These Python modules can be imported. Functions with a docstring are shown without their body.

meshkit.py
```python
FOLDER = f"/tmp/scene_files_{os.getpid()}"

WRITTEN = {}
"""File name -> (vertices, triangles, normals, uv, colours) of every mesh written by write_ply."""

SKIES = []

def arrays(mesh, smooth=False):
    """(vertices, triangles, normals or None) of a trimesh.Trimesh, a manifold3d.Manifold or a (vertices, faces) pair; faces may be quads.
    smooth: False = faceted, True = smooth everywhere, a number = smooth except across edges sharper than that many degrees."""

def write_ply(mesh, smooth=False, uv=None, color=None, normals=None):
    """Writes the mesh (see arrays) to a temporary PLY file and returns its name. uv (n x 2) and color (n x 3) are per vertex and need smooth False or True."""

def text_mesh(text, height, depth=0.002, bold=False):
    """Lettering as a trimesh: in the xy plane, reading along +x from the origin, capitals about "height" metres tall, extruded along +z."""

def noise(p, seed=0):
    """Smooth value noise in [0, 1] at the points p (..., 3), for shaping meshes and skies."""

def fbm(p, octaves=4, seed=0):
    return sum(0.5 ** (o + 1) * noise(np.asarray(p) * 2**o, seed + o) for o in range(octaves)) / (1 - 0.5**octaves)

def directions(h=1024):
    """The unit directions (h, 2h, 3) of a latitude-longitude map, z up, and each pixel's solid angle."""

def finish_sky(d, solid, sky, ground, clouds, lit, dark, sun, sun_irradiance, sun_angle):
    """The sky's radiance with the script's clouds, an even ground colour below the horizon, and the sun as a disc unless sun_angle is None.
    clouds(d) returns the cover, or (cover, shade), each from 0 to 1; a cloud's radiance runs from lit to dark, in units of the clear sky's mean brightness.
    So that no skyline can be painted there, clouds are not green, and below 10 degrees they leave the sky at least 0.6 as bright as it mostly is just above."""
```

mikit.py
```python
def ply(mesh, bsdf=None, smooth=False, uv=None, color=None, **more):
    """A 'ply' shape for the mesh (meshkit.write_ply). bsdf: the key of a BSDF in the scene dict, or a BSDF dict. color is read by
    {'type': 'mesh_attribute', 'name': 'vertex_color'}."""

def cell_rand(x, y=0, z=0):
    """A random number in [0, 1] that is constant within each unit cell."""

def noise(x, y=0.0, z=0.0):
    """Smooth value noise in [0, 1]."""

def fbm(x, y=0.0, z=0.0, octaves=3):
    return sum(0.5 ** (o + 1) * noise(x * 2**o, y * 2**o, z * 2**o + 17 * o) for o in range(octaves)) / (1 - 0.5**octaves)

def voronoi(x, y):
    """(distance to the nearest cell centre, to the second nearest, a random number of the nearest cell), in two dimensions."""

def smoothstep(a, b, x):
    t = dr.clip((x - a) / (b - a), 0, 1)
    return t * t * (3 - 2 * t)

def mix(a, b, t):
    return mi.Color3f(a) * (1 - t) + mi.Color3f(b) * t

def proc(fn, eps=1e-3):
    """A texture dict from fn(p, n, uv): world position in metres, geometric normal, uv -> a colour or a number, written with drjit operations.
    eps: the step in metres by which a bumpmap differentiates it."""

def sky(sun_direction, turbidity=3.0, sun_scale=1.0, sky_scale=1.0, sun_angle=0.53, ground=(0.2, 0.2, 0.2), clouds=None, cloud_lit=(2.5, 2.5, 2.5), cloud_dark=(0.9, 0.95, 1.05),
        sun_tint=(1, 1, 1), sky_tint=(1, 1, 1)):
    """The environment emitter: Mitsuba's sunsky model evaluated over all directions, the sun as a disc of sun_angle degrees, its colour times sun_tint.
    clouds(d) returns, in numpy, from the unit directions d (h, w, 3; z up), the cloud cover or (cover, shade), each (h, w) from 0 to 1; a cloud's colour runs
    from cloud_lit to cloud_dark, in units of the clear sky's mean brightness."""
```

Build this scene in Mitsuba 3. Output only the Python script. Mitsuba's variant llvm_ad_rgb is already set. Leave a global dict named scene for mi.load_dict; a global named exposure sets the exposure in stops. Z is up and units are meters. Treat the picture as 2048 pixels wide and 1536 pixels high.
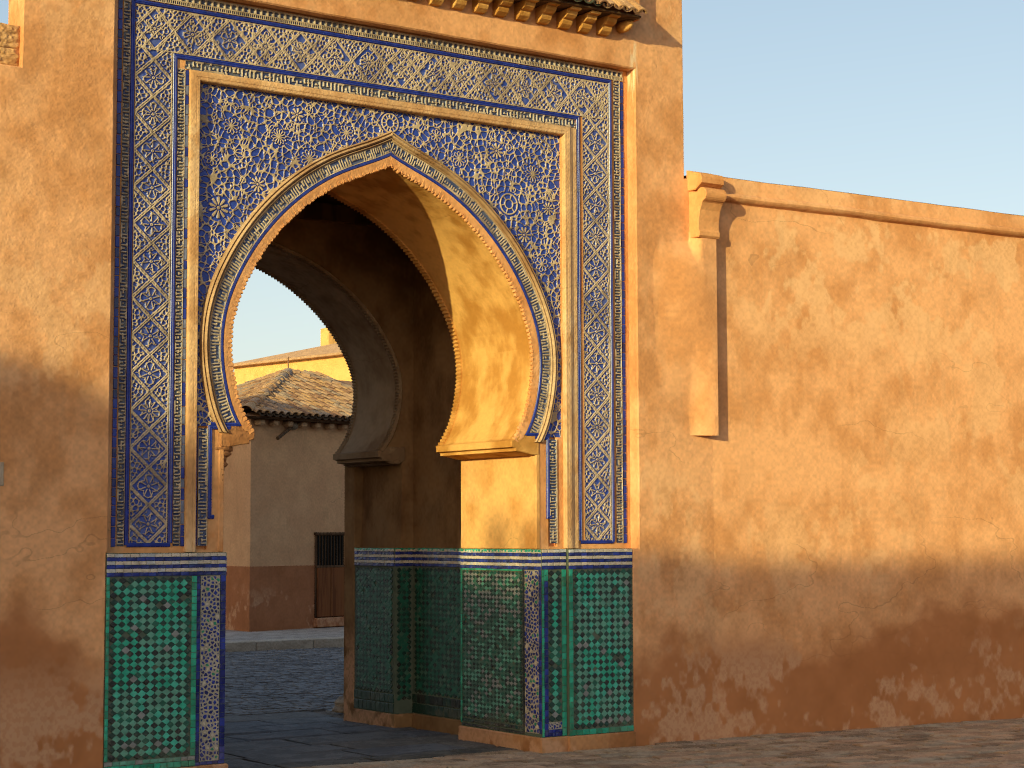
import math, random
import numpy as np
import trimesh, shapely
from shapely.geometry import Polygon, box as sbox
from scipy.interpolate import CubicSpline
from scipy.spatial import cKDTree, Voronoi
import drjit as dr
import mitsuba as mi
import mikit, meshkit
from mikit import noise, fbm, voronoi, cell_rand, smoothstep, mix

T = mi.ScalarTransform4f
scene, labels = {}, {}
rng = np.random.default_rng(11)
random.seed(11)

# ------------------------------------------------------------------ camera, light, exposure
exposure = 2.55
EYE = np.array([-6.66, -11.1245, 1.6])
FW = np.array([0.565384, 0.820887, 0.080539])
scene['camera'] = {
    'type': 'perspective', 'fov': math.degrees(2 * math.atan(1024 / 3693.6)), 'fov_axis': 'x',
    'near_clip': 0.1, 'far_clip': 2000.0,
    'to_world': T().look_at(origin=EYE.tolist(), target=(EYE + FW * 10).tolist(), up=[0.00278, -0.00191, 1.0])}
S_AZ, S_EL = math.radians(64.5), math.radians(10.9)
SUN = np.array([-math.sin(S_AZ) * math.cos(S_EL), -math.cos(S_AZ) * math.cos(S_EL), math.sin(S_EL)])
scene['daylight'] = mikit.sky(SUN.tolist(), turbidity=4.5, sun_scale=1.6, sky_scale=1.45, ground=(0.24, 0.18, 0.13),
                              sun_tint=(0.585, 0.87, 1.08), sky_tint=(1.0, 0.985, 1.04))


# ------------------------------------------------------------------ helpers
def num(key):
    if key not in scene:
        return key
    i = 1
    while f'{key}_{i:03d}' in scene:
        i += 1
    return f'{key}_{i:03d}'


_next = {}


def uniq(key):
    """The next free number of a key that has many copies."""
    i = _next.get(key, 0)
    _next[key] = i + 1
    return key if i == 0 else f'{key}_{i:03d}'


def add(key, mesh, bsdf, smooth=False, color=None):
    scene[key] = mikit.ply(mesh, bsdf, smooth=smooth, color=color)
    return key


def put(key, proto, bsdf, M):
    scene[key] = {**proto, 'bsdf': {'type': 'ref', 'id': bsdf}, 'to_world': T(np.asarray(M, float).tolist())}
    return key


def tag(key, label=None, category=None, group=None, kind=None):
    labels[key] = {k: v for k, v in (('label', label), ('category', category), ('group', group), ('kind', kind)) if v}


class Batch:
    def __init__(s):
        s.v, s.f, s.n = [], [], 0

    def add(s, v, f):
        v, f = np.asarray(v, float), np.asarray(f, int)
        if f.shape[1] == 4:
            f = np.vstack([f[:, [0, 1, 2]], f[:, [0, 2, 3]]])
        s.v.append(v); s.f.append(f + s.n); s.n += len(v)
        return s

    def mesh(s):
        return np.vstack(s.v), np.vstack(s.f)


def frame(O, U, V, N):
    M = np.eye(4)
    M[:3, 0], M[:3, 1], M[:3, 2], M[:3, 3] = U, V, N, O
    return M


def xf(M, v):
    return v @ M[:3, :3].T + M[:3, 3]


def box(x0, x1, y0, y1, z0, z1, b=0.0):
    """A box, its edges chamfered by b."""
    if b <= 0:
        v = np.array([[x, y, z] for x in (x0, x1) for y in (y0, y1) for z in (z0, z1)], float)
        f = [[0, 1, 3, 2], [4, 6, 7, 5], [0, 4, 5, 1], [2, 3, 7, 6], [0, 2, 6, 4], [1, 5, 7, 3]]
        return v, np.array(f)
    pts = []
    for x, sx in ((x0, 1), (x1, -1)):
        for y, sy in ((y0, 1), (y1, -1)):
            for z, sz in ((z0, 1), (z1, -1)):
                pts += [[x, y + sy * b, z + sz * b], [x + sx * b, y, z + sz * b], [x + sx * b, y + sy * b, z]]
    h = trimesh.convex.convex_hull(np.array(pts, float))
    return np.array(h.vertices), np.array(h.faces)


def tri_poly(poly):
    v, f = trimesh.creation.triangulate_polygon(poly, engine='earcut')
    v = np.asarray(v); f = np.asarray(f)
    a = np.cross(v[f[:, 1]] - v[f[:, 0]], v[f[:, 2]] - v[f[:, 0]])
    f = np.where((a < 0)[:, None], f[:, ::-1], f)
    return v, f


def ext(poly, a, b, axis='y', bevel=0.0):
    """Extrudes a polygon. axis y: polygon is (x, z), from y=a (the face towards the camera) to y=b; axis x: polygon is (y, z); axis z: (x, y).
    bevel chamfers the rim of the face at a."""
    polys = [poly] if poly.geom_type == 'Polygon' else list(poly.geoms)
    B = Batch()
    for p in polys:
        rings = []
        def layer(q, h):
            return np.column_stack([q, np.full(len(q), h)])
        src = [np.array(p.exterior.coords)[:-1]] + [np.array(i.coords)[:-1] for i in p.interiors]
        for k, r in enumerate(src):
            ccw = np.sum(r[:, 0] * np.roll(r[:, 1], -1) - np.roll(r[:, 0], -1) * r[:, 1]) > 0
            rings.append(r if ccw == (k == 0) else r[::-1])
        inner = []
        for r in rings:
            if bevel:
                d1 = r - np.roll(r, 1, 0); d2 = np.roll(r, -1, 0) - r
                d1 /= np.linalg.norm(d1, axis=1, keepdims=True) + 1e-12; d2 /= np.linalg.norm(d2, axis=1, keepdims=True) + 1e-12
                n1 = np.column_stack([-d1[:, 1], d1[:, 0]]); n2 = np.column_stack([-d2[:, 1], d2[:, 0]])
                m = n1 + n2
                m /= np.maximum((m * n1).sum(1, keepdims=True), 0.3)
                inner.append(r + bevel * m)
            else:
                inner.append(r)
        ip = Polygon(inner[0], inner[1:])
        v2, f2 = tri_poly(ip)
        sgn = 1.0 if b > a else -1.0
        B.add(layer(v2, a), f2[:, ::-1])
        v3, f3 = tri_poly(Polygon(rings[0], rings[1:]))
        B.add(layer(v3, b), f3)
        for r, q in zip(rings, inner):
            n = len(r); i = np.arange(n); j = (i + 1) % n
            if bevel:
                B.add(np.vstack([layer(q, a), layer(r, a + sgn * bevel)]), np.stack([i, j, j + n, i + n], 1))
            B.add(np.vstack([layer(r, a + sgn * bevel if bevel else a), layer(r, b)]), np.stack([i, j, j + n, i + n], 1))
    v, f = B.mesh()
    # local (p, q, h), right-handed when h runs from a to b upwards; map to the world
    if axis == 'y':
        w = np.column_stack([v[:, 0], v[:, 2], v[:, 1]]); flip = True
    elif axis == 'x':
        w = np.column_stack([v[:, 2], v[:, 0], v[:, 1]]); flip = False
    else:
        w = v; flip = False
    if (b < a) != flip:
        f = f[:, ::-1]
    return w, f


def wob(ring, step=0.07, amp=0.003, seed=0, freq=4.0):
    """Resamples a closed ring and shifts its points a little: hand-worked edges."""
    r = np.asarray(ring, float); out = []
    for p, q in zip(r, np.roll(r, -1, 0)):
        n = max(1, int(np.linalg.norm(q - p) / step))
        t = np.arange(n)[:, None] / n
        out.append(p + (q - p) * t)
    r = np.vstack(out)
    P = np.column_stack([r * freq, np.full(len(r), seed * 7.3)])
    d = np.column_stack([meshkit.fbm(P, 3, seed), meshkit.fbm(P + 31, 3, seed + 5)]) - 0.5
    return r + d * 2 * amp


def rect(x0, x1, z0, z1):
    return np.array([[x0, z0], [x1, z0], [x1, z1], [x0, z1]], float)


def sweep_path(path, prof, close_ends=True):
    """Sweeps a profile ((offset to the left normal, depth) pairs) along a 2-D path in (x, z) with mitred joints. depth is y."""
    p = np.asarray(path, float); d = np.diff(p, axis=0); d /= np.linalg.norm(d, axis=1, keepdims=True)
    n = np.column_stack([-d[:, 1], d[:, 0]])
    m = np.vstack([n[:1], n[:-1] + n[1:], n[-1:]]); ref = np.vstack([n[:1], n[1:], n[-1:]])
    m = m / (m * ref).sum(1, keepdims=True)
    k = len(prof); v = []
    for i in range(len(p)):
        for o, y in prof:
            q = p[i] + m[i] * o
            v.append([q[0], y, q[1]])
    f = []
    for i in range(len(p) - 1):
        for j in range(k - 1):
            a = i * k + j
            f.append([a, a + 1, a + k + 1, a + k])
    return np.array(v), np.array(f)


# ------------------------------------------------------------------ materials
def P3(c, t=1.0):
    return [float(x) * t for x in c]


def plaster_colour(light, dark, worn, damp, damp_h0=1.05, worn_amt=1.0, damp_light=None, seed=0.0, top=None, top_x=(2.7, 3.6)):
    def fn(p, n, uv):
        x, y, z = p.x + seed, p.y, p.z
        big = fbm(x * 1.1, y * 1.1, z * 0.9, 3)
        mid = fbm(x * 5.2 + 3, y * 5.2, z * 3.9, 5)
        streak = fbm(x * 19, y * 19, z * 2.1, 3)
        fine = fbm(x * 46, y * 46, z * 34, 2)
        t = 0.34 * big + 0.50 * mid + 0.16 * streak
        c = mix(dark, light, smoothstep(0.36, 0.62, t))
        c = c * (0.86 + 0.28 * fine)
        feather = fbm(x * 15, y * 15, z * 8.5, 3)
        w = 0.68 * fbm(x * 3.3 + 11, y * 3.3, z * 2.5, 5) + 0.32 * feather
        zone = smoothstep(0.44, 0.62, fbm(x * 0.55 + 5, y * 0.55, z * 0.7 + 2, 2)) * 0.6
        if top is not None:
            zone = dr.maximum(zone, smoothstep(top[0], top[1], z) * smoothstep(top[3], top[2], z) * smoothstep(top_x[0], top_x[1], p.x))
        c = mix(c, worn, smoothstep(0.50, 0.575, w) * zone * worn_amt * (0.68 + 0.32 * smoothstep(0.35, 0.6, fine)))
        stain = smoothstep(0.565, 0.64, 0.55 * fbm(x * 3.1 + 60, y * 3.1, z * 1.3, 4) + 0.45 * streak)
        c = c * (1 - 0.08 * stain)
        crack = smoothstep(0.0045, 0.0008, dr.abs(fbm(x * 0.9 + 2, y * 0.9, z * 1.5, 5) - 0.47)) * smoothstep(0.50, 0.60, fbm(x * 0.9 + 33, y * 0.9, z * 0.9, 2))
        c = c * (1 - 0.20 * crack)
        damp_h = damp_h0
        if top is not None:
            run = smoothstep(0.055, 0.0, dr.abs(p.x - 2.165 + 0.03 * (noise(z * 6) - 0.5))) * smoothstep(4.88, 5.12, z) * smoothstep(5.45, 5.38, z)
            c = mix(c, (0.78, 0.60, 0.40), run * smoothstep(0.42, 0.62, fbm(x * 60, y * 60, z * 5, 3)) * 0.9)
            damp_h = 0.84 + 0.36 * smoothstep(-2.15, -2.55, p.x)
        edge = z - damp_h - 0.95 * (fbm(x * 0.75 + 21, y * 0.75, 0.5, 3) - 0.5) - 0.42 * (fbm(x * 4.5, y * 4.5, z * 4.5, 4) - 0.5)
        dm = smoothstep(0.20, -0.14, edge)
        c = mix(c, mi.Color3f(damp) * (0.85 + 0.3 * mid), dm * 0.9)
        dl = damp_light if damp_light is not None else worn
        q = 0.7 * fbm(x * 1.5 + 40, y * 1.5, z * 1.6 + 3, 5) + 0.3 * feather
        salt = smoothstep(0.485, 0.56, q) * smoothstep(0.95, 0.45, z) * (0.62 + 0.38 * smoothstep(0.3, 0.62, fine))
        return mix(c, dl, salt * 0.85)
    return mikit.proc(fn)


def plaster_bump(p, n, uv):
    x, y, z = p.x, p.y, p.z
    return 0.55 * fbm(x * 5, y * 5, z * 4, 3) + 0.30 * fbm(x * 22, y * 22, z * 16, 3) + 0.15 * noise(x * 95, y * 95, z * 70)


def bumped(bsdf, fn, scale, eps=1e-3):
    return {'type': 'bumpmap', 'arbitrary': mikit.proc(fn, eps), 'scale': scale, 'bsdf': bsdf}


def diffuse(tex):
    return {'type': 'diffuse', 'reflectance': tex if isinstance(tex, dict) else {'type': 'rgb', 'value': list(tex)}}


LIGHT, DARK = (0.745, 0.375, 0.182), (0.575, 0.258, 0.108)
WORN, DAMP, SALT = (0.78, 0.47, 0.255), (0.385, 0.145, 0.057), (0.55, 0.30, 0.175)
scene['plaster'] = bumped(diffuse(plaster_colour(LIGHT, DARK, WORN, DAMP, 0.84, 0.62, SALT, 0.0, (2.6, 3.7, 4.15, 4.3))), plaster_bump, 0.0105, 2e-3)
scene['plaster_plain'] = bumped(diffuse(plaster_colour((0.70, 0.335, 0.140), (0.58, 0.245, 0.090), WORN, DAMP, -5.0, 0.5, SALT, 9.0)), plaster_bump, 0.012, 2e-3)


def vault_colour(p, n, uv):
    z, y = p.z, p.y
    ang = dr.atan2(z - 2.7, p.x)
    row = dr.floor(ang * 9.0); off = cell_rand(row, 3.0) * 0.5
    blk = cell_rand(row, dr.floor((y + off) * 3.3), 7.0)
    t = 0.52 * fbm(p.x * 3, y * 3, z * 3, 4) + 0.44 * fbm(p.x * 9, y * 9, z * 3.6, 4) + 0.04 * blk
    c = mix((0.45, 0.20, 0.048), (0.70, 0.38, 0.125), smoothstep(0.37, 0.61, t))
    return c * (0.92 + 0.16 * fbm(p.x * 50, y * 50, z * 50, 2))


def vault_bump(p, n, uv):
    ang = dr.atan2(p.z - 2.7, p.x) * 9.0
    g = dr.abs(ang - dr.round(ang))
    return plaster_bump(p, n, uv) - 0.06 * smoothstep(0.06, 0.0, g)


scene['vault_plaster'] = bumped(diffuse(mikit.proc(vault_colour)), vault_bump, 0.012, 2e-3)
scene['jamb_plaster'] = bumped(diffuse(plaster_colour((0.72, 0.39, 0.145), (0.55, 0.25, 0.075), WORN, DAMP, -5.0, 0.5, SALT, 12.0)), plaster_bump, 0.016, 2e-3)
scene['old_plaster'] = bumped(diffuse(plaster_colour((0.50, 0.25, 0.115), (0.33, 0.14, 0.057), WORN, DAMP, -5, 0.8, SALT, 2.0)), plaster_bump, 0.030, 2e-3)


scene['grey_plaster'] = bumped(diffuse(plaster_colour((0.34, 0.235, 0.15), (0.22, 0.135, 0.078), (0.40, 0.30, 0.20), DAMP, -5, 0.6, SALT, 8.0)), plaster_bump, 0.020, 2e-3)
scene['weathered_frame'] = bumped(diffuse(plaster_colour((0.66, 0.40, 0.205), (0.47, 0.245, 0.11), (0.70, 0.48, 0.29), DAMP, -5, 0.9, SALT, 19.0)), plaster_bump, 0.016, 2e-3)
scene['weathered_plaster'] = bumped(diffuse(plaster_colour((0.50, 0.325, 0.185), (0.30, 0.165, 0.085), (0.58, 0.42, 0.27), DAMP, -5, 0.9, SALT, 18.0)), plaster_bump, 0.016, 2e-3)
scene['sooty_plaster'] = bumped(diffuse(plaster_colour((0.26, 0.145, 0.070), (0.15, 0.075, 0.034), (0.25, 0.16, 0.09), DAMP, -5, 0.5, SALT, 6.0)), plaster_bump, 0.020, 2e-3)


def two_depth(y_cut, soft, high, low_a, low_b, rough_hi=0.75, rough_lo=0.22, scale=26.0, light_spot=0.0):
    """Carved stucco over glazed tile: the raised tracery keeps the stucco's colour, the sunk ground is glazed."""
    def col(p, n, uv):
        t = smoothstep(y_cut - soft, y_cut + soft, p.y)
        g = fbm(p.x * 7, p.z * 7, 1.0, 3)
        lo = mix(low_a, low_b, smoothstep(0.35, 0.65, fbm(p.x * scale, p.z * scale, 3.0, 3)))
        hi = mix(high, (high[0] * 0.62, high[1] * 0.60, high[2] * 0.60), smoothstep(0.42, 0.72, g))
        hi = hi * (0.82 + 0.36 * fbm(p.x * 70, p.z * 70, 5.0, 2))
        return hi * (1 - t) + lo * t

    def rough(p, n, uv):
        t = smoothstep(y_cut - soft, y_cut + soft, p.y)
        return rough_hi * (1 - t) + rough_lo * t
    return {'type': 'principled', 'base_color': mikit.proc(col), 'roughness': mikit.proc(rough), 'specular': 0.45}


CREAM = (0.46, 0.345, 0.235)
BLUE_A, BLUE_B, NAVY = (0.016, 0.037, 0.255), (0.026, 0.056, 0.34), (0.008, 0.014, 0.075)
Y0 = 0.10          # the plane of the framed field
scene['carved_frieze'] = two_depth(0.0946, 0.0018, CREAM, (0.024, 0.048, 0.28), (0.07, 0.095, 0.30), rough_lo=0.32)
scene['carved_script'] = two_depth(0.0935, 0.0020, CREAM, (0.035, 0.045, 0.11), (0.10, 0.10, 0.12), rough_lo=0.4)
scene['carved_spandrel'] = two_depth(0.1174, 0.0016, (0.48, 0.355, 0.225), BLUE_A, BLUE_B, rough_lo=0.34)
scene['carved_arch_script'] = two_depth(0.0935, 0.0020, CREAM, (0.040, 0.055, 0.14), (0.085, 0.095, 0.16), rough_lo=0.4)


def glaze(c, var=0.35, rough=0.25, dirt=(0.16, 0.12, 0.08), dirt_amt=0.25):
    def fn(p, n, uv):
        a = fbm(p.x * 23 + p.y * 19, p.z * 23, p.y * 11, 3)
        b = fbm(p.x * 90, p.z * 90, p.y * 90, 2)
        k = mi.Color3f(c) * (1 - var + 2 * var * a)
        d = smoothstep(0.58, 0.75, b) * dirt_amt + smoothstep(0.45, 0.0, p.z) * 0.35 * smoothstep(0.45, 0.62, fbm(p.x * 5, p.y * 5, p.z * 7, 3))
        return mix(k, dirt, dr.clip(d, 0, 1))
    return {'type': 'principled', 'base_color': mikit.proc(fn), 'roughness': rough, 'specular': 0.5}


scene['blue_glaze'] = glaze((0.012, 0.026, 0.23), 0.45, 0.34, dirt_amt=0.12)
scene['dark_blue_glaze'] = glaze((0.009, 0.017, 0.13), 0.5, 0.22, dirt_amt=0.12)
scene['grey_blue_glaze'] = glaze((0.14, 0.155, 0.24), 0.4, 0.35)
scene['white_glaze'] = glaze((0.50, 0.42, 0.34), 0.25, 0.35, dirt_amt=0.3)
scene['grey_white_glaze'] = glaze((0.42, 0.41, 0.42), 0.3, 0.35, dirt_amt=0.3)
DARKS = ['black_green_glaze', 'deep_green_glaze', 'black_glaze']
scene[DARKS[0]] = glaze((0.007, 0.034, 0.024), 0.5, 0.45)
scene[DARKS[1]] = glaze((0.009, 0.090, 0.058), 0.5, 0.4)
scene[DARKS[2]] = glaze((0.010, 0.013, 0.011), 0.5, 0.45)
LIGHTS = ['grey_green_glaze', 'emerald_glaze', 'mint_glaze', 'lilac_grey_glaze']
scene[LIGHTS[0]] = glaze((0.095, 0.270, 0.200), 0.3, 0.35)
scene[LIGHTS[1]] = glaze((0.020, 0.330, 0.215), 0.35, 0.3)
scene[LIGHTS[2]] = glaze((0.050, 0.360, 0.260), 0.35, 0.3)
scene[LIGHTS[3]] = glaze((0.20, 0.205, 0.20), 0.35, 0.4)
scene['green_glaze'] = glaze((0.018, 0.215, 0.130), 0.4, 0.28)


def grout(p, n, uv):
    return mix((0.070, 0.095, 0.072), (0.135, 0.150, 0.115), fbm(p.x * 30, p.y * 30, p.z * 30, 3))


scene['pale_mortar'] = glaze((0.36, 0.31, 0.24), 0.35, 0.8)
scene['grout'] = diffuse(mikit.proc(grout))


def stone(a, b, s=9.0, bump=0.004):
    def fn(p, n, uv):
        t = 0.6 * fbm(p.x * s, p.y * s, p.z * s, 4) + 0.4 * fbm(p.x * s * 7, p.y * s * 7, p.z * s * 7, 2)
        return mix(a, b, smoothstep(0.33, 0.66, t))

    def bm(p, n, uv):
        return fbm(p.x * 30, p.y * 30, p.z * 30, 4)
    return bumped({'type': 'principled', 'base_color': mikit.proc(fn), 'roughness': 0.75, 'specular': 0.3}, bm, bump)


PAVE = ['paving_tan', 'paving_brown', 'paving_grey', 'paving_rose']
scene['dull_green_glaze'] = glaze((0.045, 0.115, 0.080), 0.35, 0.4)
scene[PAVE[0]] = stone((0.21, 0.145, 0.092), (0.33, 0.235, 0.158))
scene[PAVE[1]] = stone((0.15, 0.10, 0.065), (0.245, 0.168, 0.11))
scene[PAVE[2]] = stone((0.21, 0.158, 0.11), (0.31, 0.24, 0.172))
scene[PAVE[3]] = stone((0.25, 0.16, 0.102), (0.37, 0.25, 0.165))
scene['joint_earth'] = stone((0.085, 0.06, 0.042), (0.14, 0.10, 0.07), 14, 0.008)
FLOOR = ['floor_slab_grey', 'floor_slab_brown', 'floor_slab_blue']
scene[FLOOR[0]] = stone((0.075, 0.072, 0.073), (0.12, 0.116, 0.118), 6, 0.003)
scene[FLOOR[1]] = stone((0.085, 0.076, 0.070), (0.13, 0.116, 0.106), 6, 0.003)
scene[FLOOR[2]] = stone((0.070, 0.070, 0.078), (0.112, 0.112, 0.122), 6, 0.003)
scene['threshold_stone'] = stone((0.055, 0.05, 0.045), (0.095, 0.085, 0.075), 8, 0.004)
scene['sett_stone'] = stone((0.105, 0.100, 0.102), (0.185, 0.175, 0.175), 5, 0.006)
scene['kerb_stone'] = stone((0.30, 0.24, 0.18), (0.42, 0.35, 0.27), 6, 0.004)
scene['walk_stone'] = stone((0.22, 0.185, 0.16), (0.34, 0.29, 0.25), 8, 0.006)
scene['guard_rock'] = stone((0.16, 0.11, 0.07), (0.32, 0.235, 0.16), 10, 0.015)
scene['rubble_rock'] = stone((0.42, 0.20, 0.075), (0.70, 0.39, 0.17), 9, 0.025)
CLAY = ['clay_brown', 'clay_tan', 'clay_orange', 'clay_grey']
scene[CLAY[0]] = stone((0.19, 0.095, 0.050), (0.33, 0.175, 0.092), 12, 0.004)
scene[CLAY[1]] = stone((0.31, 0.175, 0.092), (0.46, 0.275, 0.15), 12, 0.004)
scene[CLAY[2]] = stone((0.32, 0.165, 0.075), (0.46, 0.265, 0.12), 12, 0.004)
scene[CLAY[3]] = stone((0.21, 0.14, 0.095), (0.36, 0.25, 0.17), 12, 0.004)
scene['clay_gutter'] = stone((0.06, 0.038, 0.024), (0.12, 0.075, 0.046), 12, 0.004)
scene['green_clay'] = glaze((0.075, 0.085, 0.06), 0.5, 0.45, dirt=(0.30, 0.20, 0.11), dirt_amt=0.9)


def wood_fn(a, b):
    def fn(p, n, uv):
        g = fbm(p.x * 24 + p.y * 24, p.z * 2.2, p.y * 3, 4)
        return mix(a, b, smoothstep(0.35, 0.65, g))
    return mikit.proc(fn)


scene['dark_wood'] = {'type': 'principled', 'base_color': wood_fn((0.055, 0.028, 0.014), (0.12, 0.062, 0.03)), 'roughness': 0.8, 'specular': 0.15}
scene['door_wood'] = {'type': 'principled', 'base_color': wood_fn((0.13, 0.042, 0.014), (0.20, 0.07, 0.024)), 'roughness': 0.7, 'specular': 0.1}
scene['dark_metal'] = {'type': 'principled', 'base_color': {'type': 'rgb', 'value': [0.012, 0.011, 0.010]}, 'roughness': 0.8, 'specular': 0.1}
scene['house_plaster'] = bumped(diffuse(plaster_colour((0.60, 0.345, 0.185), (0.53, 0.29, 0.155), (0.64, 0.39, 0.23), DAMP, -5, 0.3, SALT, 14.0)), plaster_bump, 0.012, 3e-3)
scene['house_paint'] = bumped(diffuse(plaster_colour((0.38, 0.155, 0.074), (0.33, 0.13, 0.06), (0.42, 0.19, 0.1), DAMP, -5, 0.3, SALT, 15.0)), plaster_bump, 0.012, 3e-3)
scene['yellow_plaster'] = bumped(diffuse(plaster_colour((0.74, 0.425, 0.155), (0.68, 0.365, 0.122), (0.74, 0.47, 0.22), DAMP, -5, 0.3, SALT, 16.0)), plaster_bump, 0.02, 3e-3)
scene['patch_cement'] = stone((0.34, 0.25, 0.175), (0.42, 0.32, 0.235), 12, 0.01)

# ------------------------------------------------------------------ the arch's outline (x from the axis, z), from the foot to the apex
XC = 0.02
HALF = np.array([(1.062, 2.287), (1.109, 2.361), (1.154, 2.445), (1.203, 2.601), (1.232, 2.791), (1.216, 3.055), (1.119, 3.319), (0.950, 3.586), (0.706, 3.842),
                 (0.373, 4.062), (0.169, 4.149), (0.0, 4.222)])
_t = np.concatenate([[0], np.cumsum(np.linalg.norm(np.diff(HALF, axis=0), axis=1))])
_cs = CubicSpline(_t, HALF)
ARC_LEN = _t[-1]


def arc(n):
    s = np.linspace(0, ARC_LEN, n); return _cs(s), s


def half_frame(n, extra=0.42):
    """Points, outward normals and arc length along the right half, run on past both ends along the tangent."""
    p, s = arc(n); d = _cs(s, 1); d /= np.linalg.norm(d, axis=1, keepdims=True)
    st = ARC_LEN / (n - 1); k = int(extra / st); kb = max(1, int(0.12 / st))
    e = np.arange(1, k + 1)[:, None] * st; eb = np.arange(kb, 0, -1)[:, None] * st
    p = np.vstack([p[0] - d[0] * eb, p, p[-1] + d[-1] * e]); s = np.concatenate([s[0] - eb[:, 0], s, s[-1] + e[:, 0]])
    d = np.vstack([np.repeat(d[:1], kb, 0), d, np.repeat(d[-1:], k, 0)])
    return p, np.column_stack([d[:, 1], -d[:, 0]]), s


def arch_sweep(prof, n=70, z_min=None, side=0):
    """Sweeps (offset, y) profile points along both halves (side 0) or one."""
    p, nr, s = half_frame(n)
    B = Batch()
    for sg in ((1, -1) if side == 0 else (side,)):
        k = len(prof); V = np.zeros((len(p), k, 3))
        for j, (o, y) in enumerate(prof):
            q = p + nr * o
            V[:, j, 0], V[:, j, 1], V[:, j, 2] = np.maximum(q[:, 0], 0), y, q[:, 1]
        if z_min is not None:
            V[..., 2] = np.maximum(V[..., 2], z_min)
        V[..., 0] = XC + sg * V[..., 0]
        i, j = np.meshgrid(np.arange(len(p) - 1), np.arange(k - 1), indexing='ij'); a = (i * k + j).ravel()
        f = np.stack([a, a + k, a + k + 1, a + 1], 1)
        v = V.reshape(-1, 3)
        c = v[f]
        keep = (np.ptp(c[..., 0], axis=1) + np.ptp(c[..., 1], axis=1) > 1e-6) & ~((np.abs(c[..., 0] - XC) < 1e-7).all(1))
        if z_min is not None:
            keep &= ~((np.abs(c[..., 2] - z_min) < 1e-7).all(1))
        f = f[keep]
        B.add(v, f if sg > 0 else f[:, ::-1])
    return B.mesh()


def lower(m):
    """The inner arch is wider and lower than the front one."""
    v = np.array(m[0], float)
    v[:, 0] = XC + (v[:, 0] - XC) * (1 + 0.050 * (v[:, 2] > 2.19))
    v[:, 2] = np.where(v[:, 2] > 2.285, 2.285 + (v[:, 2] - 2.285) * 0.87, v[:, 2])
    return v, m[1]


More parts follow.
